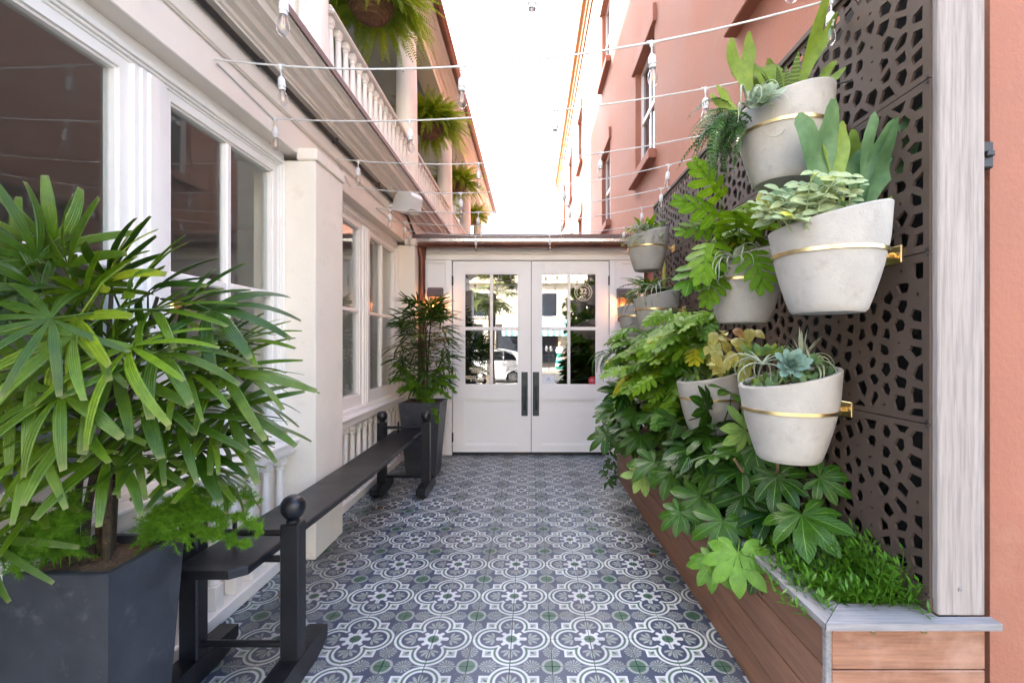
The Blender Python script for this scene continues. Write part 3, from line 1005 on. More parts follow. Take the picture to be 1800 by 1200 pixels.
tx = ex(838.5)
for s_, v, sz in (('MONDAY', 648, .062), ('CLOSED', 653.2, .056), ('TUESDAY - SUNDAY', 663, .062), ('5 - CLOSE', 668.5, .056)):
    text(dl, 'lettering', s_, tx if 'T' not in s_ else ex(839), ez(v), sz * .78, 'cream_ink', bold=.0012)
for v, hw in ((650.6, 8), (665.8, 18)):
    B(ex(838.5 - hw), ex(838.5 + hw), EY + .0145, EY + .017, ez(v) - .003, ez(v) + .003).build('lettering_rule', 'cream_ink', dl)
# round emblem
ecx, ecz, er = ex(1025.5), ez(513), .125


def ring(r0, r1, cx, cz, y0, y1, a0=0, a1=2 * PI, n=48):
    q_ = MB()
    vs, fs = [], []
    for k in range(n + 1):
        a = a0 + (a1 - a0) * k / n
        for r in (r0, r1):
            for y in (y0, y1):
                vs.append((cx + r * math.cos(a), y, cz + r * math.sin(a)))
    for k in range(n):
        i = k * 4
        fs += [(i, i + 2, i + 6, i + 4), (i + 1, i + 5, i + 7, i + 3), (i, i + 4, i + 5, i + 1), (i + 2, i + 3, i + 7, i + 6)]
    return q_.add(vs, fs)


emb = ring(er - .008, er, ecx, ecz, EY + .0145, EY + .017).build('emblem', 'cream_ink', dr)
q = ring(er - .042, er - .036, ecx, ecz, EY + .0145, EY + .017, -.62, PI + .62, 40).build('emblem_ring', 'cream_ink', dr)
text(dr, 'lettering', '32', ecx, ecz + .008, .10, 'cream_ink', bold=.003)
text(dr, 'lettering', '1837', ecx, ecz - .098, .036, 'cream_ink', bold=.001)
text(dr, 'lettering', 'EL', ex(1040), ez(491), .05, 'cream_ink', bold=.001)
B(ecx - .03, ecx + .03, EY + .0145, EY + .017, ecz - .055, ecz - .045).build('emblem_rule', 'cream_ink', dr)
for k in range(15):
    a = -.5 + (PI + 1.0) * k / 14
    if k in (5,):
        continue
    r = er - .022
    mt = Matrix.Translation((ecx + r * math.cos(a), EY + .016, ecz + r * math.sin(a))) @ Matrix.Rotation(-(a - PI / 2), 4, 'Y')
    link('emblem_mark', MB().box(-.005, -.001, -.001, .001, -.009, .009).box(-.001, .006, -.001, .001, .005, .009).box(-.001, .005, -.001, .001, -.009, -.005).mesh('emblem_mark', 'cream_ink'), dr, mat4=mt)
# paper notice and red sticker
nx0, nx1 = ex(953), ex(975.5)
B(nx0, nx1, EY + .0145, EY + .017, ez(676), ez(659)).build('paper_notice', 'paper', dr)
text(dr, 'lettering', 'A', (nx0 + nx1) / 2, ez(666.5), .085, 'blue_ink', y=EY + .0135)
MB().lathe([(.062, 0), (.062, .003)], 28).v
rs_ = MB()
rs_.add([(ex(1041.5) + .056 * math.cos(k * PI / 14), y, ez(669) + .056 * math.sin(k * PI / 14)) for y in (EY + .014, EY + .017) for k in range(28)],
        [tuple(range(28)), tuple(range(55, 27, -1))] + [(k, (k + 1) % 28, 28 + (k + 1) % 28, 28 + k) for k in range(28)])
rs_.build('sticker', 'red_sticker', dr)
for dz, hw in ((.022, .018), (.008, .030), (-.006, .030), (-.030, .004)):
    B(ex(1041.5) - hw, ex(1041.5) + hw, EY + .0115, EY + .0138, ez(669) + dz - .002, ez(669) + dz + .002).build('sticker_print', 'paper', dr)
# a back bar glimpsed through the right-hand door
bar = thing('bottle_shelf', 'dark bar shelves seen through the right door glass', 'shelf', (.75, 8.2, 0))
for z in (.9, 1.35, 1.8):
    MB().box(.2, 1.3, 8.1, 8.4, z - .02, z, c=.004).build('shelf', 'amber', bar)
for x in (.2, 1.3):
    MB().box(x - .02, x + .02, 8.1, 8.4, 0, 2.2, c=.004).build('upright', 'amber', bar)
bprof = [(.035, 0), (.037, .01), (.037, .17), (.03, .2), (.013, .23), (.013, .29), (.015, .295), (.015, .31)]
BOT = [MB().lathe(bprof, 12).mesh('bottle', mm_, True) for mm_ in ('bottle_glass', 'amber')]
for i, x in enumerate((.5, .62, .75, .86, .98, 1.1)):
    tag(link('bottle', BOT[i % 2], None, V((x, 8.22, 1.35))), ('first', 'second', 'third', 'fourth', 'fifth', 'sixth')[i] + ' bottle from the left on the dark bar shelf behind the door', 'bottle', 'bottles on the bar shelf')


def lantern(name, x, y, z, label, open_side):
    """carriage lantern: back plate, hood, cage, two candle lamps"""
    t_ = thing(name, label, 'lantern', (x, y, z), 'lanterns beside the doors')
    MB().box(x - .075, x + .075, EY - .014, EY - .001, z - .02, z + .40, c=.003).build('back_plate', 'brown_metal', t_)
    y0, y1 = EY - .17, EY - .015
    hood = MB()
    hp = [(y1, z + .29), (y0, z + .29), (y0, z + .33), (y0 + .03, z + .40), (y0 + .08, z + .425), (y1, z + .425)]
    hood.prism(hp, 0, x - .095, x + .095).build('hood', 'brown_metal', t_)
    MB().box(x - .085, x + .085, y0 + .01, y1, z - .01, z + .012, c=.003).build('base', 'brown_metal', t_)
    for a in (-.08, .08):
        for yy in (y0 + .016, y1 - .01):
            B(x + a - .006, x + a + .006, yy - .006, yy + .006, z + .012, z + .29).build('cage_bar', 'brown_metal', t_)
    B(x - .074, x + .074, y0 + .014, y0 + .017, z + .014, z + .288).build('pane', 'lantern_glass', t_)
    for a in (-.03, .03):
        MB().lathe([(.011, 0), (.011, .09), (.008, .095)], 10, (x + a, EY - .09, z + .012)).build('candle', 'amber', t_, smooth=True)
        MB().lathe([(.004, 0), (.012, .025), (.010, .05), (.002, .075)], 10, (x + a, EY - .09, z + .108)).build('flame', 'flame', t_, smooth=True)
    ld = bpy.data.lights.new('lantern_light', 'POINT')
    ld.energy = 0.45
    ld.color = (1, .45, .16)
    ld.shadow_soft_size = .03
    lo_ = bpy.data.objects.new('lantern_light', ld)
    COL.objects.link(lo_)
    lo_.parent = t_
    lo_.location = (0, EY - .10 - y, .19)
    return t_


lantern('wall_lantern', ex(765, 6.25), EY, ez(560, 6.25), 'bronze wall lantern with lit lamps left of the white doors, behind the palm', 1)
lantern('wall_lantern', ex(1098, 6.25), EY, ez(562, 6.25), 'bronze wall lantern with lit lamp right of the white doors, beside the hanging pots', -1)

# ------------------------------------------------------------------ pink building (right)
pink = thing('pink_building', 'tall salmon pink stucco building with white sash windows along the passage', 'building', (5, 14, 0))
PX = 1.60
wins = [(y, y + 1.08, z0, z0 + 1.62) for y in (2.42, 5.96, 9.30, 14.4, 18.0, 21.5) for z0 in (4.05, 7.35)]
PZ = 10.9


def wall_with_holes(x, y0, y1, z0, z1, holes, depth):
    ys = sorted({y0, y1, *[h[0] for h in holes], *[h[1] for h in holes]})
    zs = sorted({z0, z1, *[h[2] for h in holes], *[h[3] for h in holes]})
    q_ = MB()
    for a, b_ in zip(ys, ys[1:]):
        for c_, d in zip(zs, zs[1:]):
            if any(h[0] <= a and b_ <= h[1] and h[2] <= c_ and d <= h[3] for h in holes):
                continue
            q_.add([(x, a, c_), (x, b_, c_), (x, b_, d), (x, a, d)], [(0, 3, 2, 1)])
    for a, b_, c_, d in holes:
        q_.add([(x, a, c_), (x, b_, c_), (x, b_, d), (x, a, d), (x + depth, a, c_), (x + depth, b_, c_), (x + depth, b_, d), (x + depth, a, d)],
               [(0, 1, 5, 4), (1, 2, 6, 5), (2, 3, 7, 6), (3, 0, 4, 7)])
    return q_


wl = wall_with_holes(PX, 1.60, 27.0, -0.02, PZ, wins, 0.16)
wl.add([(PX, 1.60, -.02), (9.5, 1.60, -.02), (9.5, 1.60, PZ), (PX, 1.60, PZ)], [(0, 1, 2, 3)])
wl.add([(PX, 27, -.02), (9.5, 27, -.02), (9.5, 27, PZ), (PX, 27, PZ)], [(3, 2, 1, 0)])
wl.add([(PX, 1.6, PZ), (9.5, 1.6, PZ), (9.5, 27, PZ), (PX, 27, PZ)], [(0, 1, 2, 3)])
wl.build('wall', 'pink_stucco', pink, fixn=False)
for a, b_, c_, d in wins:
    wn = MB().ringframe(0, PX + .085, PX + .15, (a, b_, c_, d), (a + .075, b_ - .075, c_ + .08, d - .075)).box(PX + .08, PX + .14, a + .075, b_ - .075, (c_ + d) / 2 - .03, (c_ + d) / 2 + .03).box(PX + .09, PX + .13, (a + b_) / 2 - .014, (a + b_) / 2 + .014, c_ + .08, d - .075).build('window', 'trim_paint', pink)
    B(PX + .11, PX + .12, a + .07, b_ - .07, c_ + .07, d - .07).build('pane', 'dark_window', wn)
    MB().box(PX - .10, PX + .12, a - .09, b_ + .09, c_ - .13, c_ - .001, c=.01).build('sill', 'pink_trim', wn)
    MB().box(PX - .045, PX + .02, a - .09, b_ + .09, d + .001, d + .24, c=.008).build('lintel', 'pink_trim', wn)
MB().prism([(PX + .02, PZ - .45), (PX - .04, PZ - .45), (PX - .05, PZ - .25), (PX - .10, PZ - .20), (PX - .12, PZ - .05), (PX - .20, PZ + .0), (PX - .22, PZ + .14), (PX + .02, PZ + .16)], 1, 1.45, 27.1).build('cornice', 'sun_bounce_cornice', pink)
br = MB().box(1.532, 1.575, 1.56, 1.60, 2.13, 2.22, c=.004).box(1.54, 1.565, 1.545, 1.562, 2.165, 2.185, c=.003)
tag(br.build('wall_clip', 'cable_black'), 'small black metal clip on the pink wall beside the pale post', 'clip')

# ------------------------------------------------------------------ perforated screen, post, wooden planter
SX = 1.36
scr = thing('perforated_screen', 'brown metal screen with irregular cut holes fixed to the pink wall', 'screen', (1.40, 3.4, .62))
PW, PH, TH = 1.172, 0.592, 0.010


def screen_panel(seed):
    """pebble shaped holes: cells round scattered seeds, each cut out a little inside its cell"""
    r_ = random.Random(seed)
    W_, H_ = PW - .002, PH - .002
    mg = .014
    lo_, hi_ = (mg, mg), (W_ - mg, H_ - mg)
    nx, nz = 16, 8
    cw, ch = (hi_[0] - lo_[0]) / nx, (hi_[1] - lo_[1]) / nz
    seeds = []
    for i in range(nx):
        for j in range(nz):
            seeds.append((lo_[0] + (i + .5 + r_.uniform(-.34, .34)) * cw, lo_[1] + (j + .5 + (.22 if i % 2 else -.22) + r_.uniform(-.26, .26)) * ch))
    vs, fs = [], []

    def quad_ring(o_, h_):
        n0, k = len(vs), len(o_)
        for x in (0, TH):
            for p in o_ + h_:
                vs.append((x, p[0], p[1]))
        for i in range(k):
            i2 = (i + 1) % k
            fs.append((n0 + i, n0 + k + i, n0 + k + i2, n0 + i2))
            fs.append((n0 + 2 * k + i, n0 + 2 * k + i2, n0 + 3 * k + i2, n0 + 3 * k + i))
            fs.append((n0 + k + i, n0 + 3 * k + i, n0 + 3 * k + i2, n0 + k + i2))
    for a in seeds:
        poly = [lo_, (hi_[0], lo_[1]), hi_, (lo_[0], hi_[1])]
        for b_ in seeds:
            if b_ is a or abs(b_[0] - a[0]) > .26 or abs(b_[1] - a[1]) > .26:
                continue
            mx_, mz = (a[0] + b_[0]) / 2, (a[1] + b_[1]) / 2
            dx, dz = b_[0] - a[0], b_[1] - a[1]
            out = []
            for p, q_ in zip(poly, poly[1:] + poly[:1]):
                sp_, sq = (p[0] - mx_) * dx + (p[1] - mz) * dz, (q_[0] - mx_) * dx + (q_[1] - mz) * dz
                if sp_ <= 0:
                    out.append(p)
                if sp_ * sq < 0:
                    t_ = sp_ / (sp_ - sq)
                    out.append((p[0] + (q_[0] - p[0]) * t_, p[1] + (q_[1] - p[1]) * t_))
            poly = out
        cx, cz = sum(p[0] for p in poly) / len(poly), sum(p[1] for p in poly) / len(poly)
        k = .17 if r_.random() < .12 else r_.uniform(.56, .68)
        quad_ring(poly, [(cx + (p[0] - cx) * k, cz + (p[1] - cz) * k) for p in poly])
    quad_ring([(0.002, 0.002), (W_, 0.002), (W_, H_), (0.002, H_)], [lo_, (hi_[0], lo_[1]), hi_, (lo_[0], hi_[1])])
    n0 = len(vs)
    for x in (0, TH):
        for p in ((0.002, 0.002), (W_, 0.002), (W_, H_), (0.002, H_)):
            vs.append((x, p[0], p[1]))
    for i in range(4):
        i2 = (i + 1) % 4
        fs.append((n0 + i, n0 + i2, n0 + 4 + i2, n0 + 4 + i))
    return MB().add(vs, fs).mesh('panel', 'screen_metal', fixn=False)


panels = [screen_panel(s_) for s_ in (3, 4, 5)]
kk = 0
for c_ in range(3):
    for r_ in range(4):
        link('panel', panels[kk % 3], scr, V((SX, 1.565 + c_ * PW, .664 + r_ * PH)))
        kk += 1
MB().box(SX - .012, SX + .05, 1.565, 1.565 + 3 * PW, .664 + 4 * PH, .664 + 4 * PH + .03, c=.003).build('top_trim', 'screen_metal', scr)
MB().box(SX, SX + .05, 1.565 + 3 * PW, 1.565 + 3 * PW + .03, .62, .664 + 4 * PH, c=.003).build('end_trim', 'screen_metal', scr)
MB().box(SX, SX + .03, 1.565, 1.565 + 3 * PW, .54, .664, c=.003).build('base_trim', 'screen_metal', scr)
B(SX + .09, SX + .11, 1.58, 1.565 + 3 * PW, .55, 3.05).build('shade_backing', 'gap_shade', scr)  # dark sheet standing in for shade in the gap behind the holes
BOLT = MB().add(*(lambda q_: (q_.v, q_.f))(MB().tube([(-.004, 0, 0), (.002, 0, 0)], .0055, 8))).mesh('bolt', 'iron_patina')
for c_ in range(3):
    for r_ in range(4):
        for a in (.009, PW - .010):
            for z in (.009, PH - .010):
                link('bolt', BOLT, scr, V((SX, 1.565 + c_ * PW + a, .664 + r_ * PH + z)))
post = MB().box(1.372, 1.53, 1.545, 1.598, .616, 4.3, c=.004).build('timber_post', 'pale_post')
tag(post, 'pale weathered timber post between the perforated screen and the pink wall', 'post')
MB().box(1.437, 1.449, 1.542, 1.546, .70, .712).build('plug', 'grey_wood_cross', post)

wp = thing('wooden_planter', 'long reddish hardwood planter box with grey capping below the hanging pots', 'planter', (1.2, 3.4, 0))
PY0, PY1 = 1.53, 5.25
zs = [0.006, .15, .297, .444, .590]
for a, b_ in zip(zs, zs[1:]):
    MB().box(.985, 1.01, PY0 + .022, PY1, a + .0025, b_ - .0025, c=.003).build('plank', 'ipe_long', wp)
    MB().box(1.004, 1.515, PY0, PY0 + .022, a + .0025, b_ - .0025, c=.003).build('plank', 'ipe_cross', wp)
    MB().box(.985, 1.515, PY1 + .001, PY1 + .022, a + .0025, b_ - .0025, c=.003).build('plank', 'ipe_cross', wp)
MB().box(.983, 1.003, PY0 - .001, PY0 + .021, .006, .589, c=.003).build('corner_strip', 'grey_wood_long', wp)
MB().box(.992, 1.02, PY0 + .03, PY1, -.001, .006).build('base_strip', 'black_paint', wp)
MB().prism([(.965, 1.505), (1.085, 1.625), (1.085, PY1 + .03), (.965, PY1 + .03)], 2, .591, .614).build('cap_board', 'grey_wood_long', wp)
MB().prism([(.967, 1.503), (1.545, 1.503), (1.545, 1.544), (1.368, 1.544), (1.36, 1.623), (1.087, 1.623)], 2, .591, .614).build('cap_board', 'grey_wood_cross', wp)
B(1.01, 1.515, PY0 + .03, PY1, .02, .545).build('soil', 'soil', wp)
for x in (1.14, 1.31):
    MB().lathe([(.009, 0), (.009, .006)], 10, (0, 0, 0)).v
    MB().tube([(x, PY0 - .004, .575), (x, PY0 + .002, .575)], .009, 10).build('screw', 'brass', wp)

# ------------------------------------------------------------------ hanging pots
POTH, RT, RB_ = 0.415, 0.198, 0.122
SL = 0.22                                     # rim slope: the wall side is higher


def pot_meshes():
    n = 40
    q_ = MB()
    rings = []
    pr = [(RB_ * .93, 0), (RB_, .012), (RB_ + .030, .10), (RB_ + .052, .20), (RB_ + .066, .29)]

    def rr(z):
        return RB_ + (RT - RB_) * (1 - (1 - min(1, z / .36)) ** 1.72)
    for z in (0, .010, .03, .07, .12, .17, .22, .27):
        rings.append([(rr(z) * (.95 if z == 0 else 1) * math.cos(2 * PI * k / n), rr(z) * (.95 if z == 0 else 1) * math.sin(2 * PI * k / n), z) for k in range(n)])

    def rim(r, dz):
        out = []
        for k in range(n):
            x, y = r * math.cos(2 * PI * k / n), r * math.sin(2 * PI * k / n)
            out.append((x, y, .355 + SL * x + dz))
        return out
    rings += [rim(RT, -.006), rim(RT - .004, 0), rim(RT - .018, 0), rim(RT - .022, -.006), rim(RT - .03, -.06)]
    vs = [p for r in rings for p in r]
    fs = [(i * n + k, i * n + (k + 1) % n, (i + 1) * n + (k + 1) % n, (i + 1) * n + k) for i in range(len(rings) - 1) for k in range(n)]
    fs.append(tuple(range(n - 1, -1, -1)))
    q_.add(vs, fs)
    body = q_.mesh('body', 'pot_concrete', True)
    so_ = MB().add(rim(RT - .0225, -.014), [tuple(range(n))]).mesh('soil', 'soil')
    bz = .215
    r = rr(bz)
    bd = MB().lathe([(r + .001, bz - .0065), (r + .006, bz - .0065), (r + .0065, bz + .0065), (r + .001, bz + .0065)], n, cap=False).mesh('band', 'brass', True)
    bk = MB().box(r, .246, -.012, .012, bz - .010, bz + .010, c=.002).box(.243, .252, -.042, .042, bz - .032, bz + .032, c=.002).tube([(.232, -.03, bz), (.256, -.03, bz)], .006, 8).tube([(.232, .03, bz), (.256, .03, bz)], .006, 8).mesh('bracket', 'brass')
    return body, so_, bd, bk


POT = pot_meshes()
pots = {}


def pot(key, Y, zr, label, x=None, rz=0.0, s_=1.0):
    """zr: height of the wall side of the rim"""
    x = SX - .250 * s_ if x is None else x
    loc = V((x, Y, zr - (.355 + SL * RT) * s_))
    p = thing('hanging_pot', label, 'pot', loc, 'hanging pots on the screen')
    for nm, me_ in zip(('body', 'soil', 'band', 'bracket'), POT):
        link(nm, me_, p, mat4=Matrix.Translation(loc) @ Matrix.Scale(s_, 4))
    pots[key] = loc + V((0, 0, .33 * s_))
    return p


pot('a', 2.02, 2.63, 'pale concrete pot highest on the screen, holding staghorn fern and a rosette succulent')
pot('b', 1.72, 2.045, 'largest looking pale concrete pot, holding upright staghorn fern and fuzzy silver leaves')
pot('c', 2.40, 2.04, 'pale concrete pot holding a lobed green philodendron and curly air plant')
pot('d', 1.98, 1.435, 'lowest pale concrete pot, holding a blue rosette succulent, above the fatsia leaves')
pot('e', 4.38, 2.63, 'small distant concrete pot at roof gutter height with silvery trailing plants')
pot('f', 4.08, 2.02, 'distant concrete pot with ferns and drooping grey air plant, under the gutter height pot')
pot('g', 2.85, 1.385, 'concrete pot mostly hidden behind foliage, left of the lowest pot')
pot('h', 4.88, 2.01, 'farthest concrete pot half hidden beside the right lantern')

irr = thing('irrigation_tube', 'thin black watering tube with blue clip between the highest pot and the screen', 'tube', px(1440, 156, 1.98))
MB().tube([px(1425, 165, 1.98), px(1441, 156, 1.98), px(1465, 149, 1.92), px(1490, 142, 1.90) + V((.02, 0, 0))], .0035, 6).build('tube', 'cable_black', irr, smooth=True)
MB().lathe([(.006, 0), (.009, .003), (.009, .014), (.006, .017)], 10, px(1441, 160, 1.98)).build('clip', 'blue_ink', irr, smooth=True)

# ------------------------------------------------------------------ slate planters with the palms
def square_planter(label, x0, x1, y0, y1, h, inset, il=None):
    p = thing('square_planter', label, 'planter', ((x0 + x1) / 2, (y0 + y1) / 2, 0), 'slate grey tapered planters')
    i = inset
    tk = .022
    il = i if il is None else il
    bot = [(x0 + il, y0 + i, 0.001), (x1 - i, y0 + i, 0.001), (x1 - i, y1 - i, 0.001), (x0 + il, y1 - i, 0.001)]
    top = [(x0, y0, h - .004), (x1, y0, h - .004), (x1, y1, h - .004), (x0, y1, h - .004)]
    t2 = [(x0 + .004, y0 + .004, h), (x1 - .004, y0 + .004, h), (x1 - .004, y1 - .004, h), (x0 + .004, y1 - .004, h)]
    t3 = [(x0 + tk, y0 + tk, h), (x1 - tk, y0 + tk, h), (x1 - tk, y1 - tk, h), (x0 + tk, y1 - tk, h)]
    t4 = [(a, b_, h - .08) for a, b_, _ in t3]
    vs = bot + top + t2 + t3 + t4
    fs = [(3, 2, 1, 0)] + [(r * 4 + k, r * 4 + (k + 1) % 4, r * 4 + 4 + (k + 1) % 4, r * 4 + 4 + k) for r in range(4) for k in range(4)]
    MB().add(vs, fs).build('body', 'slate_planter', p, fixn=False)
    vs, fs = [], []
    n = 9
    for a in range(n):
        for b_ in range(n):
            vs.append((x0 + tk + (x1 - x0 - 2 * tk) * a / (n - 1), y0 + tk + (y1 - y0 - 2 * tk) * b_ / (n - 1), h - .028 + U(-.012, .012)))
    for a in range(n - 1):
        for b_ in range(n - 1):
            k = a * n + b_
            fs.append((k, k + n, k + n + 1, k + 1))
    MB().add(vs, fs).build('mulch', 'bark_mulch', p, fixn=False)
    return p


square_planter('slate grey planter in the near left corner, in front of the black bench', -1.686, -1.323, 1.435, 1.751, .81, .042, .0)
square_planter('slate grey planter beside the white doors at the far bench end', -1.505, -1.035, 5.20, 5.66, .865, .07)

# ------------------------------------------------------------------ black joggling bench
bench = thing('bench', 'long black plank bench slung between two ball topped trestles along the left wall', 'bench', (-1.32, 3.4, 0))
seat = MB()
n = 26
ys = [1.86 + (4.96 - 1.86) * i / n for i in range(n + 1)]
vs, fs = [], []
x0, x1 = -1.478, -1.178
for i, y in enumerate(ys):
    t_ = (y - 1.86) / 3.1
    z = .612 - .028 * math.sin(PI * t_)
    ins = {0: .05, 1: .0, n: .05, n - 1: .0}.get(i, 0)
    vs += [(x0 + ins, y, z - .036), (x1 - ins, y, z - .036), (x1 - ins, y, z - .005), (x1 - ins - .005, y, z), (x0 + ins + .005, y, z), (x0 + ins, y, z - .005)]
for i in range(n):
    for k in range(6):
        k2 = (k + 1) % 6
        fs.append((i * 6 + k, i * 6 + k2, (i + 1) * 6 + k2, (i + 1) * 6 + k))
fs += [tuple(range(5, -1, -1)), tuple(n * 6 + k for k in range(6))]
# shorten the first and last step so the corners read as rounded
for i in (1, n - 1):
    for k in range(6):
        p = vs[i * 6 + k]
        vs[i * 6 + k] = (p[0], ys[0] + .05 if i == 1 else ys[n] - .05, p[2])
seat.add(vs, fs).build('seat', 'black_paint', bench)
for yc in (2.095, 4.745):
    for xa in (-1.585, -1.13):
        p = MB().box(xa, xa + .085, yc - .038, yc + .038, .085, .722, c=.006).build('post', 'black_paint', bench)
        c_ = (xa + .0425, yc, .722)
        MB().lathe([(.030, 0), (.030, .010), (.024, .014), (.036, .024), (.049, .044), (.054, .066), (.051, .090), (.040, .108), (.024, .117), (.022, .1175)], 20, c_).build('ball_finial', 'black_paint', p, smooth=True)
        ft = []
        for k in range(11):
            a = -1 + k / 5
            ft.append((yc + a * .25, .002 + .045 * a * a * a * a))
        ft += [(yc + .25, .105), (yc + .10, .112), (yc - .10, .112), (yc - .25, .105)]
        MB().prism(ft, 0, xa - .004, xa + .089).build('foot', 'black_paint', bench)
    for z in (.165, .553, .672):
        MB().tube([(-1.50, yc, z), (-1.13, yc, z)], .0155, 12).build('rung', 'black_paint', bench, smooth=True)
    for z0 in (.60,):
        MB().box(-1.40, -1.385, yc + .05, yc + .07, .60, .72, c=.003).build('peg', 'black_paint', bench)

# ------------------------------------------------------------------ string lights
SOCK = MB().lathe([(.0035, .0), (.0035, -.052), (.009, -.056), (.0165, -.066), (.0175, -.095), (.019, -.097), (.019, -.104), (.0165, -.106), (.0155, -.122)], 14).mesh('socket', 'white_plastic', True)
TEE = MB().tube([(0, -.022, 0), (0, .022, 0)], .0075, 8).lathe([(.007, -.022), (.010, 0), (.007, .008)], 8).mesh('tee', 'white_plastic', True)
BULB = MB().lathe([(.0125, -.120), (.015, -.130), (.0215, -.148), (.0245, -.166), (.0225, -.184), (.014, -.199), (.004, -.206), (.0005, -.2065)], 16).mesh('bulb', 'bulb_glass', 'all')
FIL = MB()
for a in range(4):
    x, y = .006 * math.cos(a * PI / 2), .006 * math.sin(a * PI / 2)
    FIL.tube([(x * .5, y * .5, -.122), (x, y, -.15), (x * .8, y * .8, -.178)], .0013, 5)
FIL = FIL.mesh('filament', 'filament')


def strand(A, Bp, sag, us, label, lead=None, tail=None):
    A, Bp = V(A), V(Bp)
    t_ = thing('string_light', label, 'string light', A, 'string lights across the passage')

    def at_(k):
        p = A.lerp(Bp, k)
        p.z -= sag * 4 * k * (1 - k)
        return p
    pts = [at_(k / 28) for k in range(29)]
    if lead:
        pts = [V(lead)] + [V(lead).lerp(A, .5)] + pts
    if tail:
        pts += [V(tail)]
    MB().tube(pts, .0046, 6).build('wire', 'white_plastic', t_, smooth=True)
    for u in us:
        lo_, hi_ = 0.0, 1.0
        for _ in range(40):
            mid = (lo_ + hi_) / 2
            p = at_(mid)
            if CX + FPX * p.x / p.y < u:
                lo_ = mid
            else:
                hi_ = mid
        p = at_(lo_)
        d = (at_(min(1, lo_ + .01)) - at_(max(0, lo_ - .01)))
        az = math.atan2(d.y, d.x) - PI / 2
        tl = Matrix.Rotation(U(-.05, .05), 4, 'X') @ Matrix.Rotation(U(-.05, .05), 4, 'Y')
        so_ = link('socket', SOCK, t_, mat4=Matrix.Translation(p) @ tl)
        link('tee', TEE, t_, mat4=Matrix.Translation(p) @ Matrix.Rotation(az, 4, 'Z'))
        for nm, me_ in (('bulb', BULB), ('filament', FIL)):
            o = bpy.data.objects.new(nm, me_)
            COL.objects.link(o)
            o.parent = so_


SB = -1.640
strand((SB, 1.86, 3.02), (1.36, 1.72, 3.07), .10, (500, 937, 1390), 'nearest string light, mostly above the picture, two bulbs showing at the top')
strand((SB, 2.375, 3.005), (1.345, 2.03, 3.06), .155, (493, 811, 1145, 1462), 'string light ending at the topmost staghorn pot', tail=(1.35, 1.75, 3.07))
strand((SB, 2.92, 2.965), (1.345, 2.62, 3.06), .10, (484, 720, 977, 1240), 'second complete string light, passing behind the topmost pot', lead=(SB - .004, 2.40, 3.0))
strand((SB, 3.86, 3.09), (1.345, 3.31, 3.06), .12, (630, 841, 1056, 1258), 'string light starting above the cream pilaster cap')
strand((SB, 4.17, 2.96), (1.345, 3.77, 3.06), .15, (810, 991, 1175), 'fourth complete string light, starting just past the pilaster cap', lead=(SB - .004, 3.88, 3.07))
strand((SB, 4.85, 2.97), (1.345, 4.45, 3.06), .13, (686, 841, 1001, 1162), 'string light crossing in front of the white speaker')
strand((SB, 5.50, 3.0), (1.345, 5.05, 3.06), .12, (712, 845, 988, 1128), 'string light second from the entrance roof', lead=(SB - .004, 4.87, 2.97))
strand((SB, 6.0, 3.02), (1.56, 5.95, 3.10), .12, (720, 836, 966, 1097), 'farthest string light, just in front of the copper gutter')

# ------------------------------------------------------------------ leaf shapes (local: base or hub at origin, +x outwards, +z up)
def strip(q_, O, D, N, L_, wf, zf, ns, cross, uo=0.0, side=0.0):
    """curved blade: width wf(s), height zf(s) along N, cross = list of (offset -1..1, lift)"""
    O, D, N = V(O), V(D).normalized(), V(N).normalized()
    Sd = N.cross(D)
    vs, fs, uv = [], [], []
    m_ = len(cross)
    for i in range(ns + 1):
        s_ = i / ns
        c_ = O + D * (L_ * s_) + N * zf(s_) + Sd * (side * s_ * s_)
        w_ = wf(s_)
        for o_, l_ in cross:
            vs.append(c_ + Sd * (o_ * w_) + N * (l_ * w_))
            uv.append((s_, o_))
    for i in range(ns):
        for k in range(m_ - 1):
            a = i * m_ + k
            fs.append((a, a + m_, a + m_ + 1, a + 1))
    q_.add(vs, fs, uv)


VFOLD = [(-1, .16), (-.5, .10), (0, 0), (.5, .10), (1, .16)]
PLEAT = [(-1, .0), (-.66, .22), (-.33, -.02), (0, .20), (.33, -.02), (.66, .22), (1, .0)]


def fan_leaf(seed, nb, L_, W_, spread, pet, mat, droop=(.12, .55), blunt=.5):
    r_ = random.Random(seed)
    q_ = MB()
    if pet:
        q_.tube([(-pet, 0, -pet * .25), (-pet * .5, 0, -pet * .06), (0, 0, 0)], [.0045, .0038, .003], 5)
    for k in range(nb):
        f = k / (nb - 1) - .5
        a = f * spread + r_.uniform(-.06, .06)
        ln = L_ * (1 - .35 * abs(f)) * r_.uniform(.88, 1.1)
        dr = r_.uniform(*droop) * ln
        lift = r_.uniform(.0, .22) * ln
        wd = W_ * r_.uniform(.75, 1.12)
        D = V((math.cos(a), math.sin(a), 0))
        N = V((-.15 * math.cos(a), -.15 * math.sin(a) + r_.uniform(-.25, .25), 1))
        N = (N - D * N.dot(D)).normalized()

        def wf(s_, wd=wd):
            if s_ < .45:
                return wd * (.16 + .84 * math.sin(s_ / .45 * PI / 2))
            return wd * (1 - (1 - blunt) * ((s_ - .45) / .55) ** 2.2)
        strip(q_, (0, 0, 0), D, N, ln, wf, lambda s_, l=lift, d=dr: l * s_ - d * s_ ** 2.2, 9, PLEAT, side=r_.uniform(-.04, .04))
    return q_.mesh('leaf', mat, 'all', False)


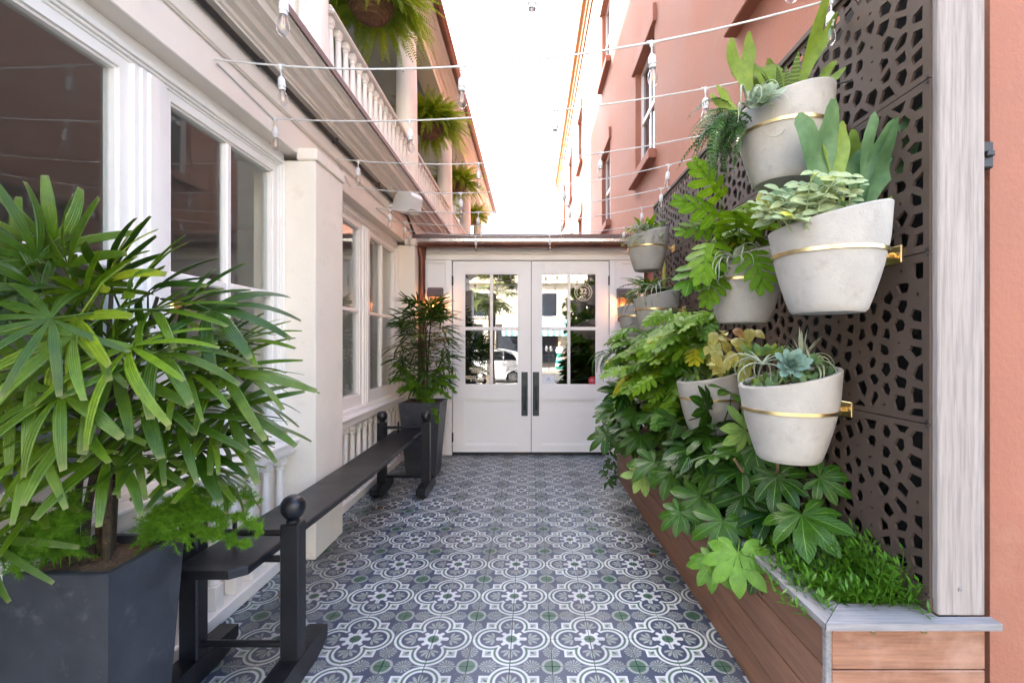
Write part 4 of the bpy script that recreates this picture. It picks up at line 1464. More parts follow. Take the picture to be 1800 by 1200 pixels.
def fatsia_leaf(seed, nl, R_, mat, pet=.20):
    r_ = random.Random(seed)
    q_ = MB()
    q_.tube([(0, 0, 0), (-pet * .35, 0, -pet * .35), (-pet * .55, 0, -pet)], [.0028, .0035, .0045], 6)
    spread = 4.5
    dA = spread / (nl - 1)
    for k in range(nl):
        f = k / (nl - 1) - .5
        a = f * spread + r_.uniform(-.05, .05)
        ln = R_ * (1 - .95 * f * f * 1.6) * r_.uniform(.94, 1.06)
        wd = ln * .185 * r_.uniform(.92, 1.1)
        dr = r_.uniform(.16, .40) * ln
        ph = r_.uniform(0, 6)

        def wf(s_, ln=ln, wd=wd):
            base = s_ * ln * math.tan(dA / 2) * .985
            p = wd * (math.sin(min(1, s_ / .66) ** .8 * PI / 2) if s_ < .66 else math.cos((s_ - .66) / .34 * PI / 2) ** .85) + .0004
            p *= 1 + .05 * math.sin(s_ * 38)
            return min(base, p) if s_ < .4 else p
        D = V((math.cos(a), math.sin(a), 0))
        strip(q_, (0, 0, 0), D, (0, 0, 1), ln, wf, lambda s_, l=ln, d=dr, p=ph: .10 * l * s_ - d * s_ ** 2 + .010 * l * math.sin(s_ * 9 + p), 12, VFOLD, side=r_.uniform(-.02, .02))
    return q_.mesh('leaf', mat, 'all', False)


def lobed_leaf(seed, L_, W_, mat, pet=.18, pairs=5):
    """deeply cut philodendron leaf"""
    r_ = random.Random(seed)
    q_ = MB()
    q_.tube([(0, 0, 0), (-pet * .5, 0, -pet * .15), (-pet, 0, -pet * .5)], [.0026, .003, .004], 6)
    dr = r_.uniform(.25, .5) * L_

    def zz(s_):
        return .12 * L_ * s_ - dr * s_ * s_
    strip(q_, (0, 0, 0), (1, 0, 0), (0, 0, 1), L_ * .97, lambda s_: W_ * .22 * (1 - s_) ** .6 + .001, zz, 9, VFOLD)
    for k in range(pairs):
        s_ = .04 + .80 * k / (pairs - 1)
        for sg in (-1, 1):
            ang = sg * (1.75 - 1.15 * (k / (pairs - 1))) + r_.uniform(-.08, .08)
            ln = W_ * (.98 + .35 * math.sin(PI * (k + .6) / pairs)) * (1 - .28 * k / pairs) * r_.uniform(.9, 1.1)
            sp = L_ * .80 / (pairs - 1)
            wd = sp * .47
            D = V((math.cos(ang), math.sin(ang), -.15))
            O = V((L_ * .97 * s_, 0, zz(s_) + .0008 * sg))

            def wf(t_, wd=wd):
                return wd * (.70 + .45 * math.sin(t_ * 2.8)) * (1 + .10 * math.sin(t_ * 20)) * (1 if t_ < .8 else max(.10, 1 - ((t_ - .8) / .2) ** 1.6 * .9))
            strip(q_, O, D, (0, -.12 * sg, 1), ln, wf, lambda t_, l=ln: -.22 * l * t_ * t_ + .02 * l * math.sin(t_ * 8), 7, [(-1, .1), (0, 0), (1, .1)], side=sg * -.01)
    return q_.mesh('leaf', mat, 'all', False)


def frond(seed, L_, W_, mat, pairs=30, droop=.7):
    r_ = random.Random(seed)
    q_ = MB()

    def P(s_):
        return V((L_ * (s_ - .18 * s_ * s_ * droop), .03 * math.sin(s_ * 3 + seed), L_ * (.42 * s_ - droop * s_ * s_)))
    pts = [P(k / 10) for k in range(11)]
    q_.tube(pts, [.003 * (1 - .8 * k / 10) for k in range(11)], 4, cap=False)
    for k in range(pairs):
        s_ = .07 + .92 * k / pairs
        p = P(s_)
        d = (P(s_ + .02) - P(s_ - .02)).normalized()
        wd = W_ * (min(1, s_ / .22) ** .6) * (1 - s_ ** 3.2) + .006
        for sg in (-1, 1):
            sd = V((0, 1, 0)) * sg
            dv = (sd * 1.0 + d * .35 + V((0, 0, -.25 + r_.uniform(-.15, .15)))).normalized()
            ln = wd * r_.uniform(.85, 1.1)
            h = L_ / pairs * .46
            vs = [p - d * h * .55, p + d * h * .55, p + dv * ln * .6 + d * h * .75 + V((0, 0, .004)), p + dv * ln + V((0, 0, -.006)), p + dv * ln * .6 - d * h * .6 + V((0, 0, .004))]
            q_.add(vs, [(0, 1, 2, 4), (4, 2, 3)], [(.1, -.6), (.1, .6), (.6, .6), (1, 0), (.6, -.6)])
    return q_.mesh('frond', mat, False, False)


def oval_leaf(seed, L_, W_, mat, droop=.25, ns=7, tipw=.1, fold=VFOLD):
    r_ = random.Random(seed)
    q_ = MB()
    strip(q_, (0, 0, 0), (1, 0, 0), (0, 0, 1), L_, lambda s_: W_ * max(tipw * (1 if s_ < 1 else .1), math.sin(max(.04, s_) ** .8 * PI) ** .75),
          lambda s_: .12 * L_ * s_ - droop * L_ * s_ * s_ + .01 * L_ * math.sin(9 * s_), ns, fold)
    return q_.mesh('leaf', mat, 'all', False)


def antler(seed, L_, W_, mat, forks=2, bend=.15):
    """staghorn frond: thick strap widening upwards into a wavy, shortly forked end"""
    r_ = random.Random(seed)
    q_ = MB()
    sg = 1 if seed % 2 else -1
    ph, tw = r_.uniform(0, 6), r_.uniform(-.5, .5)
    nc, ns = 13, 22
    gap = [(k + 1) / forks * 2 - 1 for k in range(forks - 1)]
    dep = [r_.uniform(.07, .17) for _ in gap]
    hgt = [r_.uniform(.88, 1.0) for _ in range(forks)]
    vs, fs, uv = [], [], []
    for i in range(ns + 1):
        for j in range(nc):
            o = j / (nc - 1) * 2 - 1
            k = min(forks - 1, int((o + 1) / 2 * forks))
            c0 = (k + .5) / forks * 2 - 1
            f = abs(o - c0) * forks                     # 0 finger axis .. 1 finger edge
            top = hgt[k] - (.10 + .16 * (k % 2 == 0)) * f ** 2.2 - (sum(d * max(0, 1 - abs(o - g_) * forks * .9) for g_, d in zip(gap, dep)))
            s_ = i / ns * top
            w_ = W_ * (.20 + .80 * min(1, s_ / .72) ** 1.5) * (1 + .06 * math.sin(s_ * 14 + ph)) * (1 + .30 * max(0, s_ - .72))
            y = o * w_ + .10 * W_ * math.sin(s_ * 5 + ph)
            z = sg * bend * L_ * s_ ** 2.4 + .16 * w_ * o * o + .14 * W_ * math.sin(s_ * 9 + o * 2 + ph) * s_ + tw * y * s_
            vs.append((L_ * s_, y, z))
            uv.append((s_, o))
    for i in range(ns):
        for j in range(nc - 1):
            a = i * nc + j
            fs.append((a, a + nc, a + nc + 1, a + 1))
    q_.add(vs, fs, uv)
    return q_.mesh('frond', mat, 'all', False)


def curly(seed, n, mat, L_=(.16, .34), name='leaf'):
    """air plant: tapering curled straps spilling from one crown"""
    r_ = random.Random(seed)
    q_ = MB()
    for k in range(n):
        az = r_.uniform(0, 2 * PI)
        ln = r_.uniform(*L_)
        el = r_.uniform(.1, 1.1)
        curl = r_.uniform(2.2, 5.2)
        pts, p = [], V((0, 0, 0))
        th = el
        m_ = 14
        tw = r_.uniform(-1.2, 1.2)
        for i in range(m_ + 1):
            pts.append(p.copy())
            a2 = az + tw * i / m_
            p = p + V((math.cos(a2) * math.cos(th), math.sin(a2) * math.cos(th), math.sin(th))) * (ln / m_)
            th -= curl / m_ * (.5 + i / m_)
        q_.tube(pts, [.0065 * (1 - .9 * i / m_) + .0006 for i in range(m_ + 1)], 5, cap=False, flat=.45)
    return q_.mesh(name, mat, 'all', False)


def inst(mesh_, root, H, D, N, s_=1.0, name=None):
    return link(name or mesh_.name.split('.')[0], mesh_, root, mat4=frame(V(H), D, N, s_))


def rdir(az, el):
    return V((math.cos(az) * math.cos(el), math.sin(az) * math.cos(el), math.sin(el)))


# ------------------------------------------------------------------ lady palms
def lady_palm(label, base, canes, leaves, meshes, mat_name):
    """canes: list of (dx, dy, height, lean); leaves per cane spread along the upper part"""
    t_ = thing('lady_palm', label, 'palm', base, 'lady palms in slate planters')
    base = V(base)
    for (dx, dy, h, lx, ly) in canes:
        pts = [base + V((dx + lx * k * k, dy + ly * k * k, h * k - .03)) for k in (0, .25, .5, .75, 1)]
        MB().tube(pts, [.0125, .013, .010, .0085, .006], 8).build('cane', 'cane_fibre', t_, smooth=True)
    for (H, D, N, s_, mi) in leaves:
        inst(meshes[mi % len(meshes)], t_, H, D, N, s_, 'leaf')
    return t_


PL = [fan_leaf(21 + k, nb, L_, W_, sp, .26, 'palm_leaf') for k, (nb, L_, W_, sp) in enumerate(
    ((6, .26, .0185, 3.2), (7, .25, .0165, 3.5), (8, .25, .0150, 3.8), (6, .28, .0190, 2.9), (9, .24, .0130, 4.0), (7, .28, .0160, 3.4)))]
PLD = [fan_leaf(41 + k, nb, .27, .0165, sp, .24, 'palm_leaf_dark', blunt=.4) for k, (nb, sp) in enumerate(((7, 3.6), (9, 4.2), (8, 3.9), (6, 3.2)))]
lv = []
cb = V((-1.47, 1.60, .79))
cn = [(U(-.10, .12), U(-.08, .11), h, U(-.10, .16), U(-.06, .12)) for h in (.95, .80, 1.05, .70, .88, .60, .75)]
# big leaves of the near palm, where the photograph shows them: hub pixel, distance, direction of spread
spots = [(137, 560, 1.30, .0, -.4), (130, 590, 1.27, -.1, -.6), (270, 545, 1.45, .8, -.2), (370, 545, 1.50, 1.0, -.5), (330, 655, 1.45, .9, -.2),
         (390, 650, 1.52, 1.0, -.15), (200, 655, 1.35, .3, -.7), (70, 510, 1.38, -.2, .4), (190, 490, 1.48, .3, .5), (95, 435, 1.50, .0, .9),
         (30, 520, 1.30, -.7, .1), (60, 640, 1.28, -.5, -.5), (260, 700, 1.38, .6, -.5), (150, 740, 1.32, .1, -.6), (310, 735, 1.47, .8, -.5),
         (190, 800, 1.40, .2, -.5), (60, 780, 1.30, -.4, -.5), (260, 520, 1.55, .7, .3), (320, 540, 1.58, .8, .2), (400, 720, 1.6, 1.0, -.4),
         (420, 600, 1.62, 1.1, -.1), (110, 690, 1.24, -.2, -.7), (20, 700, 1.30, -.8, -.4), (230, 610, 1.30, .4, -.5), (350, 790, 1.55, .8, -.5),
         (20, 490, 1.50, -.4, .5), (230, 520, 1.42, .5, .5), (280, 620, 1.36, .7, -.35), (90, 560, 1.22, -.5, -.3), (130, 515, 1.60, .1, .4),
         (370, 620, 1.70, .9, .1), (300, 580, 1.65, .7, .2), (240, 760, 1.50, .5, -.6), (180, 620, 1.55, .1, .3), (-25, 950, 1.36, .25, -1.5), (30, 475, 1.45, -.3, .8), (120, 470, 1.45, .2, .9), (190, 500, 1.45, .5, .7), (65, 455, 1.42, -.1, 1.0), (-10, 515, 1.40, -.5, .7), (150, 520, 1.38, .3, .5)]
for i, (u, v, Y, dx, dz) in enumerate(spots):
    H = px(u, v, Y)
    D = V((dx, -.45 + U(-.3, .3), dz * .8))
    N = V((U(-.2, .5), -.75, .75 + U(-.2, .3)))
    lv.append((H, D, N, U(.88, 1.08), i))
for k in range(44):
    az, h = U(0, 2 * PI), U(.22, .88)
    el = -.5 + h * .9 + U(-.25, .25)
    rr_ = (.16 + .20 * math.sin(PI * min(1, h / 1.15)))
    H = cb + V((math.cos(az) * rr_ + .02, math.sin(az) * rr_ * .75 + .02, h))
    lv.append((H, rdir(az, el), V((math.cos(az) * -.5, math.sin(az) * -.5, 1)), U(.75, 1.0), k))
lady_palm('large glossy lady palm filling the near left corner', (-1.49, 1.60, .785), cn, lv, PL, 'palm_leaf')
fb = V((-1.27, 5.43, .84))
lv = []
for k in range(86):
    h = .22 + 1.05 * (k / 85) ** .8
    az = U(0, 2 * PI)
    rad = .10 + .17 * math.sin(PI * min(1, (h - .1) / 1.25))
    el = -.45 + 1.1 * (h / 1.25) ** 1.5 + U(-.25, .25)
    H = fb + V((math.cos(az) * rad, math.sin(az) * rad, h * .93))
    lv.append((H, rdir(az, el), V((-.4 * math.cos(az), -.4 * math.sin(az) - .25, 1)), U(.72, .98), k))
cn = [(U(-.10, .10), U(-.10, .10), h, U(-.08, .08), U(-.08, .08)) for h in (.9, 1.1, .8, 1.0, .7, .95, 1.15)]
lady_palm('dark green lady palm beside the white entrance doors', (-1.27, 5.43, .835), cn, lv, PLD, 'palm_leaf_dark')


def asparagus(label, root, stems, dens=1.0, nl=.016):
    """stems: (start, end, sag); feathery needles on side twigs"""
    q_ = MB()
    for (A, Bp, sag) in stems:
        A, Bp = V(A), V(Bp)
        pts = []
        for k in range(13):
            s_ = k / 12
            p = A.lerp(Bp, s_)
            p.z += sag * 4 * s_ * (1 - s_)
            pts.append(p)
        q_.tube(pts, [.0022 * (1 - .7 * k / 12) for k in range(13)], 4, cap=False)
        ln = (Bp - A).length
        for k in range(int(76 * dens)):
            s_ = .12 + .88 * k / (76 * dens)
            i = min(11, int(s_ * 12))
            p = pts[i].lerp(pts[i + 1], s_ * 12 - i)
            tw = V((U(-1, 1), U(-1, 1), U(-.7, 1))).normalized() * U(.03, .075) * (1.15 - s_ * .6)
            for m_ in range(13):
                o_ = p + tw * (m_ / 12)
                for _ in range(7):
                    d = (V((U(-1, 1), U(-1, 1), U(-1, 1))).normalized() + tw.normalized() * .6).normalized() * nl * U(.7, 1.3)
                    sd = d.orthogonal().normalized() * .0008
                    q_.add([o_ - sd, o_ + sd, o_ + d], [(0, 1, 2)])
    o = q_.build('foliage', 'asparagus_green', root, fixn=False)
    o['kind'] = 'stuff'
    return o


ar = thing('asparagus_fern', 'feathery bright green asparagus fern spilling from the near planter towards the bench', 'fern', (-1.36, 1.70, .785))
asparagus('', ar, [((-1.40, 1.66, .79), px(465, 935, 1.72), .10), ((-1.40, 1.68, .79), px(430, 965, 1.70), .06), ((-1.42, 1.66, .79), px(455, 885, 1.80), .10),
                   ((-1.40, 1.64, .79), px(385, 905, 1.70), .08), ((-1.42, 1.66, .79), px(410, 860, 1.78), .07), ((-1.40, 1.66, .79), px(330, 870, 1.66), .05),
                   ((-1.40, 1.66, .79), px(300, 900, 1.62), .04), ((-1.40, 1.67, .79), px(400, 930, 1.68), .09)])
ar = thing('asparagus_fern', 'feathery green asparagus fern hanging over the front rim of the near planter', 'fern', (-1.60, 1.50, .785))
asparagus('', ar, [((-1.60, 1.52, .79), px(20, 900, 1.42), .08), ((-1.58, 1.52, .79), px(70, 960, 1.38), .08), ((-1.60, 1.52, .79), px(0, 985, 1.36), .08),
                   ((-1.56, 1.52, .79), px(110, 920, 1.42), .06), ((-1.58, 1.52, .79), px(30, 1010, 1.36), .10), ((-1.55, 1.54, .79), px(125, 880, 1.48), .05)])
ar = thing('asparagus_fern', 'wispy asparagus fern around the foot of the far palm', 'fern', (-1.27, 5.40, .84))
asparagus('', ar, [((-1.27, 5.40, .85), px(u, v, Y), sg) for u, v, Y, sg in
                   ((805, 665, 5.25, .12), (800, 690, 5.2, .16), (690, 640, 5.3, .1), (685, 670, 5.2, .12), (700, 690, 5.15, .1), (780, 650, 5.3, .12), (790, 700, 5.2, .12),
                    (705, 650, 5.4, .08), (770, 745, 5.12, .12), (720, 680, 5.1, .1))], 1.0, .024)

# ------------------------------------------------------------------ hanging fern baskets on the gallery
FR = [frond(61 + k, L_, .074, 'fern_green', 32, dr) for k, (L_, dr) in enumerate(((.60, .75), (.66, .95), (.55, .6), (.62, 1.1)))]
BK = MB()
bprof = [(.03, 0), (.10, .012), (.16, .05), (.20, .105), (.225, .17), (.232, .22), (.222, .222), (.19, .20)]
BK.lathe(bprof, 28)
for k in range(7):
    z = .02 + k * .03
    r = [.115, .158, .185, .205, .22, .228, .232][k]
    BK.tube([(r * math.cos(a), r * math.sin(a), z + .004) for a in [2 * PI * j / 28 for j in range(29)]], .013, 6, cap=False)
BK = BK.mesh('basket_body', 'basket_coir', True)
WIRE = MB().tube([(0, 0, .80), (0, 0, .62)], .005, 6)
for k in range(3):
    a = 2 * PI * k / 3
    WIRE.tube([(0, 0, .62), (.22 * math.cos(a), .22 * math.sin(a), .22)], .003, 5)
WIRE = WIRE.mesh('chain', 'cable_black')
names = ['nearest, at the top of the picture', 'second along the gallery', 'third along the gallery', 'farthest visible, at the gallery end']
for i, y in enumerate((4.87, 7.63, 10.40, 13.17)):
    c_ = V((-1.70, y, 4.96))
    hb = thing('hanging_basket', 'coir hanging basket on the gallery, ' + names[i], 'basket', c_, 'hanging baskets on the gallery')
    link('basket_body', BK, hb, c_)
    link('chain', WIRE, hb, c_ + V((0, 0, .20)))
    fn = thing('boston_fern', 'bushy light green fern in the hanging basket, ' + names[i], 'fern', c_ + V((0, 0, .2)), 'ferns in hanging baskets')
    nfr = (270, 230, 170, 120)[i]
    for k in range(nfr):
        az = 2 * PI * k * .618 + U(-.2, .2)
        el = (k / nfr) * 1.35 - .12 + U(-.15, .15)
        o_ = rdir(az, el * .3) * .17
        H = c_ + V((o_.x, o_.y, .17 + .03 * (k / nfr)))
        inst(FR[k % 4], fn, H, rdir(az, el), V((-.3 * math.cos(az), -.3 * math.sin(az), 1)), U(.78, 1.05), 'frond')
    for k in range(14):
        az = 2 * PI * k / 14 + U(-.2, .2)
        H = c_ + V((math.cos(az) * .22, math.sin(az) * .22, .19))
        inst(FR[k % 4], fn, H, rdir(az, -.45), V((-math.cos(az) * .3, -math.sin(az) * .3, 1)), U(.5, .75), 'frond')

# ------------------------------------------------------------------ fatsia shrubs in the wooden planter
FT = [fatsia_leaf(81 + k, nl, R_, 'fatsia_leaf') for k, (nl, R_) in enumerate(((8, .190), (9, .175), (7, .200), (8, .165), (9, .185)))]
FP = fatsia_leaf(91, 7, .17, 'fatsia_pale')


def fatsia(label, base, hand, vol, n):
    t_ = thing('fatsia_shrub', label, 'shrub', base, 'fatsia shrubs in the wooden planter')
    base = V(base)
    for k in range(5):
        a = 2 * PI * k / 5
        tp = base + V((-.12 + .14 * math.cos(a), .28 * math.sin(a), U(.30, .55)))
        MB().tube([base + V((0, .04 * math.sin(a), -.02)), base.lerp(tp, .5) + V((.02, 0, .05)), tp], [.011, .009, .006], 7).build('stem', 'stem_brown', t_, smooth=True)
    for i, (u, v, Y, dx, dy, dz, s_, pale) in enumerate(hand):
        inst(FP if pale else FT[i % 5], t_, px(u, v, Y), (dx, dy, dz), V((-.45, -.75, .65)) if not pale else V((-.2, -.9, .3)), s_, 'leaf')
    x0, x1, y0, y1, z0, z1 = vol
    for k in range(n):
        y, z = U(y0, y1), U(z0, z1)
        x = U(x0, x1) + (z1 - z) * .03
        D = V((-.8 + U(-.5, .5), U(-.9, .7), -.35 + U(-.35, .35)))
        N = V((-.5 + U(-.3, .3), -.35 + U(-.4, .4), .85))
        inst(FT[k % 5], t_, (x, y, z), D, N, U(.72, 1.0), 'leaf')


fatsia('glossy fatsia shrub with large hand shaped leaves at the near planter end', (1.20, 2.35, .545),
       [(1410, 905, 1.92, -.1, -.5, -.3, 1.02, 0), (1297, 972, 2.02, -.25, -.5, -.85, 1.0, 0), (1232, 872, 2.45, -.35, -.5, -.75, 1.05, 0),
        (1365, 838, 2.10, -.1, -.6, -.5, 1.0, 0), (1308, 868, 2.25, -.2, -.6, -.7, .95, 0), (1310, 755, 2.30, -.9, -.3, .25, .85, 1),
        (1285, 690, 2.45, -.5, -.5, .1, .85, 0), (1352, 905, 2.15, -.5, -.5, -.3, .85, 0), (1440, 840, 2.00, .8, -.4, -.1, .8, 0),
        (1255, 985, 2.10, -.3, -.6, -.8, .75, 0), (1400, 985, 1.95, -.3, -.7, -.5, .7, 0), (1330, 930, 2.2, -.2, -.6, -.6, .8, 0), (1270, 915, 2.2, -.5, -.5, -.7, .9, 0), (1195, 900, 2.4, -.6, -.4, -.7, .8, 0), (1340, 985, 2.0, -.1, -.6, -.8, .85, 0), (1425, 960, 1.88, .5, -.6, -.4, .75, 0)],
       (.93, 1.24, 2.15, 2.75, .66, 1.02), 26)
fatsia('glossy fatsia shrub in the middle of the wooden planter below the hidden pot', (1.18, 3.0, .545),
       [(1220, 790, 2.58, -.8, -.5, -.15, 1.05, 0), (1190, 745, 2.75, -.7, -.5, .2, 1.0, 0), (1150, 812, 2.95, -.8, -.4, -.4, .95, 0),
        (1130, 832, 3.0, -.7, -.5, -.7, .85, 1), (1255, 750, 2.6, -.3, -.6, .3, .95, 0), (1180, 830, 2.8, -.3, -.6, -.8, .9, 0), (1245, 720, 2.6, -.6, -.4, .5, .9, 0)],
       (.84, 1.22, 2.70, 3.45, .70, 1.10), 36)
fatsia('fatsia shrub at the far planter end, its leaves reaching over the white doors', (1.16, 3.9, .545),
       [(1097, 692, 3.6, -.9, -.3, .1, 1.1, 0), (1118, 725, 3.45, -.7, -.5, -.4, 1.05, 0), (1066, 765, 3.75, -.8, -.3, -.5, .9, 0),
        (1100, 750, 3.6, -.8, -.4, -.3, 1.0, 0), (1125, 765, 3.4, -.6, -.5, -.5, 1.0, 0), (1085, 720, 3.8, -.9, -.2, 0, .95, 0)],
       (.72, 1.20, 3.40, 4.70, .72, 1.16), 48)

# ------------------------------------------------------------------ philodendrons
PH_ = [lobed_leaf(101 + k, L_, W_, 'philodendron_leaf') for k, (L_, W_) in enumerate(((.21, .085), (.19, .08), (.23, .095), (.17, .075)))]


def philo(label, base, n, vol, s0, s1, hand=()):
    t_ = thing('philodendron', label, 'plant', base, 'lobed philodendrons on the screen')
    base = V(base)
    x0, x1, y0, y1, z0, z1 = vol
    for k in range(6):
        tp = V((U(x0, x1), U(y0, y1), U((z0 + z1) / 2, z1)))
        MB().tube([base, base.lerp(tp, .5) + V((0, 0, .05)), tp], [.006, .005, .003], 6).build('stem', 'stem_green', t_, smooth=True)
    for i, (u, v, Y, dx, dy, dz, s_) in enumerate(hand):
        inst(PH_[i % 4], t_, px(u, v, Y), (dx, dy, dz), (-.3, -.8, .6), s_, 'leaf')
    for k in range(n):
        y, z = U(y0, y1), U(z0, z1)
        x = U(x0, x1)
        D = V((-.8 + U(-.6, .5), U(-1, .8), -.25 + U(-.45, .4)))
        N = V((-.5 + U(-.4, .3), -.45 + U(-.4, .4), .8))
        inst(PH_[k % 4], t_, (x, y, z), D, N, U(s0, s1), 'leaf')


philo('bright green lobed philodendron spilling from the pot left of the largest looking pot', pots['c'], 12, (1.03, 1.27, 2.25, 2.55, 2.02, 2.25), .9, 1.15,
      [(1270, 385, 2.3, -.9, -.2, .5, 1.15), (1265, 345, 2.35, -.6, -.2, .8, 1.1), (1258, 450, 2.3, -.8, -.4, -.5, 1.05), (1320, 445, 2.15, .1, -.5, -.7, 1.05),
       (1300, 400, 2.2, -.3, -.6, .2, 1.1), (1250, 430, 2.25, -.4, -.5, -.8, 1.1), (1330, 380, 2.25, .3, -.4, .5, 1.0), (1262, 400, 2.4, -.9, -.1, .1, 1.1), (1265, 480, 2.3, -.6, -.4, -.9, .85)])
philo('dense lobed philodendron with yellowing leaves on the left of the foliage wall', (1.15, 3.75, 1.35), 84, (.76, 1.16, 3.35, 4.20, 1.15, 1.66), .72, 1.0)
philo('dense lobed philodendron in the middle of the foliage wall', (1.2, 3.15, 1.45), 78, (.88, 1.24, 2.85, 3.45, 1.30, 1.78), .68, .98)
philo('loose lobed philodendron trailing low on the foliage wall', (1.2, 3.3, 1.15), 40, (.82, 1.20, 2.95, 3.8, 1.02, 1.38), .62, .9)

# ------------------------------------------------------------------ plants in the pots
def rosette(label, H, tilt, R_, mat, n=34, cat='succulent'):
    t_ = thing('echeveria', label, cat, H)
    q_ = MB()
    strip(q_, (0, 0, 0), (1, 0, 0), (0, 0, 1), 1.0, lambda s_: .20 * (.45 + .55 * math.sin(min(1, s_ / .75) * PI / 2)) if s_ < .75 else .20 * math.sqrt(max(.02, 1 - ((s_ - .75) / .25) ** 2)),
          lambda s_: .30 * s_ * s_, 7, [(-1, .35), (-.5, .10), (0, 0), (.5, .10), (1, .35)])
    me_ = q_.mesh('leaf', mat, 'all', False)
    T = V(tilt).normalized()
    base = frame(V(H), T.orthogonal(), T)
    for k in range(n):
        f = k / n
        az = k * 2.39996
        el = .10 + 1.25 * f
        d = base.to_3x3() @ rdir(az, el)
        nn = base.to_3x3() @ V((-math.cos(az) * .5, -math.sin(az) * .5, 1))
        inst(me_, t_, V(H) + T * (R_ * .12 * f), d, nn, R_ * (1 - .62 * f), 'leaf')
    return t_


def tuft(name, label, cat, H, meshes, n, el0, el1, s0, s1, rad=.05, N0=None, az0=0, az1=2 * PI, part='leaf'):
    t_ = thing(name, label, cat, H)
    for k in range(n):
        az = az0 + (az1 - az0) * ((k * .618) % 1)
        el = U(el0, el1)
        o_ = V((math.cos(az) * U(0, rad), math.sin(az) * U(0, rad), 0))
        nn = N0 if N0 else V((-math.cos(az) * .6, -math.sin(az) * .6, 1))
        inst(meshes[k % len(meshes)], t_, V(H) + o_, rdir(az, el), nn, U(s0, s1), part)
    return t_


def airplant(label, H, n, seed, L_=(.16, .34), s_=1.0):
    t_ = thing('air_plant', label, 'plant', H)
    me_ = curly(seed, n, 'airplant_leaf', L_)
    inst(me_, t_, H, (1, 0, 0), (0, 0, 1), s_, 'leaf_cluster')
    return t_


SG = [antler(111, .33, .062, 'staghorn_green', 2, .22), antler(112, .29, .085, 'staghorn_green', 2, .35), antler(113, .44, .052, 'staghorn_green', 2, .1)]
SBl = [antler(121, .36, .085, 'staghorn_blue', 2, .2), antler(122, .33, .080, 'staghorn_blue', 2, .3), antler(123, .38, .085, 'staghorn_blue', 3, .2), antler(124, .34, .058, 'staghorn_green', 2, .1)]
a_ = pots['a']
st = thing('staghorn_fern', 'olive green staghorn fern standing in the highest pot', 'fern', a_)
for (u, v, Y, tu, tv, mi, s_) in ((1325, 180, 2.02, -.28, 1, 0, 1.0), (1345, 178, 2.00, .10, 1, 1, 1.0), (1400, 168, 2.02, .34, 1, 2, 1.12), (1362, 175, 2.04, .35, 1, 1, .9),
                                  (1418, 165, 1.98, .75, .8, 0, .62), (1310, 195, 2.0, -.7, .5, 0, .6), (1330, 185, 2.05, -.05, 1, 1, .85)):
    inst(SG[mi], st, px(u, v + 12, Y), (tu, .05, tv), (.1 * tu, -1, .12), s_, 'frond')
zl = [oval_leaf(131, .17, .017, 'zebra_leaf', .02, 6), oval_leaf(132, .15, .015, 'zebra_leaf', .08, 6)]
tuft('zebra_succulent', 'banded spiky succulent at the foot of the highest staghorn fern', 'succulent', px(1385, 182, 1.93), zl, 14, .8, 1.45, .7, 1.05, .05)
rosette('pale green rosette succulent on the highest pot', px(1342, 182, 1.86), (-.35, -.8, .55), .088, 'echeveria_leaf')
airplant('silvery curling air plant draped over the highest pot', px(1318, 190, 1.88), 10, 5, (.18, .36))
FD = [frond(141 + k, .26, .032, 'fern_dark', 20, 1.0) for k in range(3)]
tf = thing('trailing_fern', 'dark green fern trailing down the left side of the highest pot', 'fern', px(1300, 205, 1.98))
for k in range(34):
    az = PI + U(-.9, .9)
    inst(FD[k % 3], tf, px(U(1280, 1320), U(190, 225), U(1.90, 2.08)), rdir(az, U(-1.0, .3)), (.3, -.4, 1), U(.7, 1.05), 'frond')

b_p = pots['b']
st = thing('staghorn_fern', 'blue green staghorn fern rising from the largest looking pot', 'fern', b_p)
for (u, v, Y, tu, tv, mi, s_) in ((1478, 355, 1.76, -.02, 1, 3, 1.05), (1500, 355, 1.78, .02, 1, 1, 1.05), (1462, 360, 1.78, -.28, 1, 0, 1.1), (1520, 350, 1.76, .22, 1, 2, .95),
                                  (1530, 352, 1.74, .42, .9, 0, .95), (1508, 352, 1.80, .12, 1, 3, 1.0), (1535, 350, 1.72, .9, .12, 3, .42), (1440, 360, 1.80, -.8, .4, 1, .55)):
    inst(SBl[mi], st, px(u, v + 8, Y), (tu, .05, tv), (.1 * tu, -1, .12), s_, 'frond')
VL = [oval_leaf(151 + k, .088, .027, 'velvet_leaf', .3, 6) for k in range(3)]
vp = thing('velvet_plant', 'fuzzy silver green plant with yellowing leaves in the largest looking pot', 'plant', b_p)
for k in range(17):
    A = px(U(1375, 1500), U(372, 400), U(1.58, 1.74))
    tp = A + V((U(-.12, .08), U(-.07, .03), U(.0, .15)))
    MB().tube([A - V((0, 0, .05)), A.lerp(tp, .5) + V((0, 0, .015)), tp], [.003, .0026, .002], 5).build('stem', 'velvet_leaf', vp, smooth=True)
    for j in range(5):
        p = A.lerp(tp, .25 + .75 * j / 4)
        for sg in (0, PI):
            az = j * 1.57 + sg + U(-.3, .3)
            inst(VL[(j + k) % 3], vp, p, rdir(az, U(-.3, .5)), (-.2, -.8, .7), U(.6, 1.05) * (1.05 - .1 * j), 'leaf')
airplant('grey curly air plant mounded on the pot left of the largest looking pot', px(1290, 455, 2.22), 34, 9, (.14, .30))
airplant('thin grey air plant at the left rim of the lowest pot', px(1340, 640, 1.88), 14, 12, (.12, .26))
airplant('wiry grey air plant at the right rim of the lowest pot', px(1425, 635, 1.92), 16, 14, (.12, .24))
rosette('blue green rosette succulent on the lowest pot', px(1390, 643, 1.80), (-.25, -.85, .45), .078, 'echeveria_blue', 38)
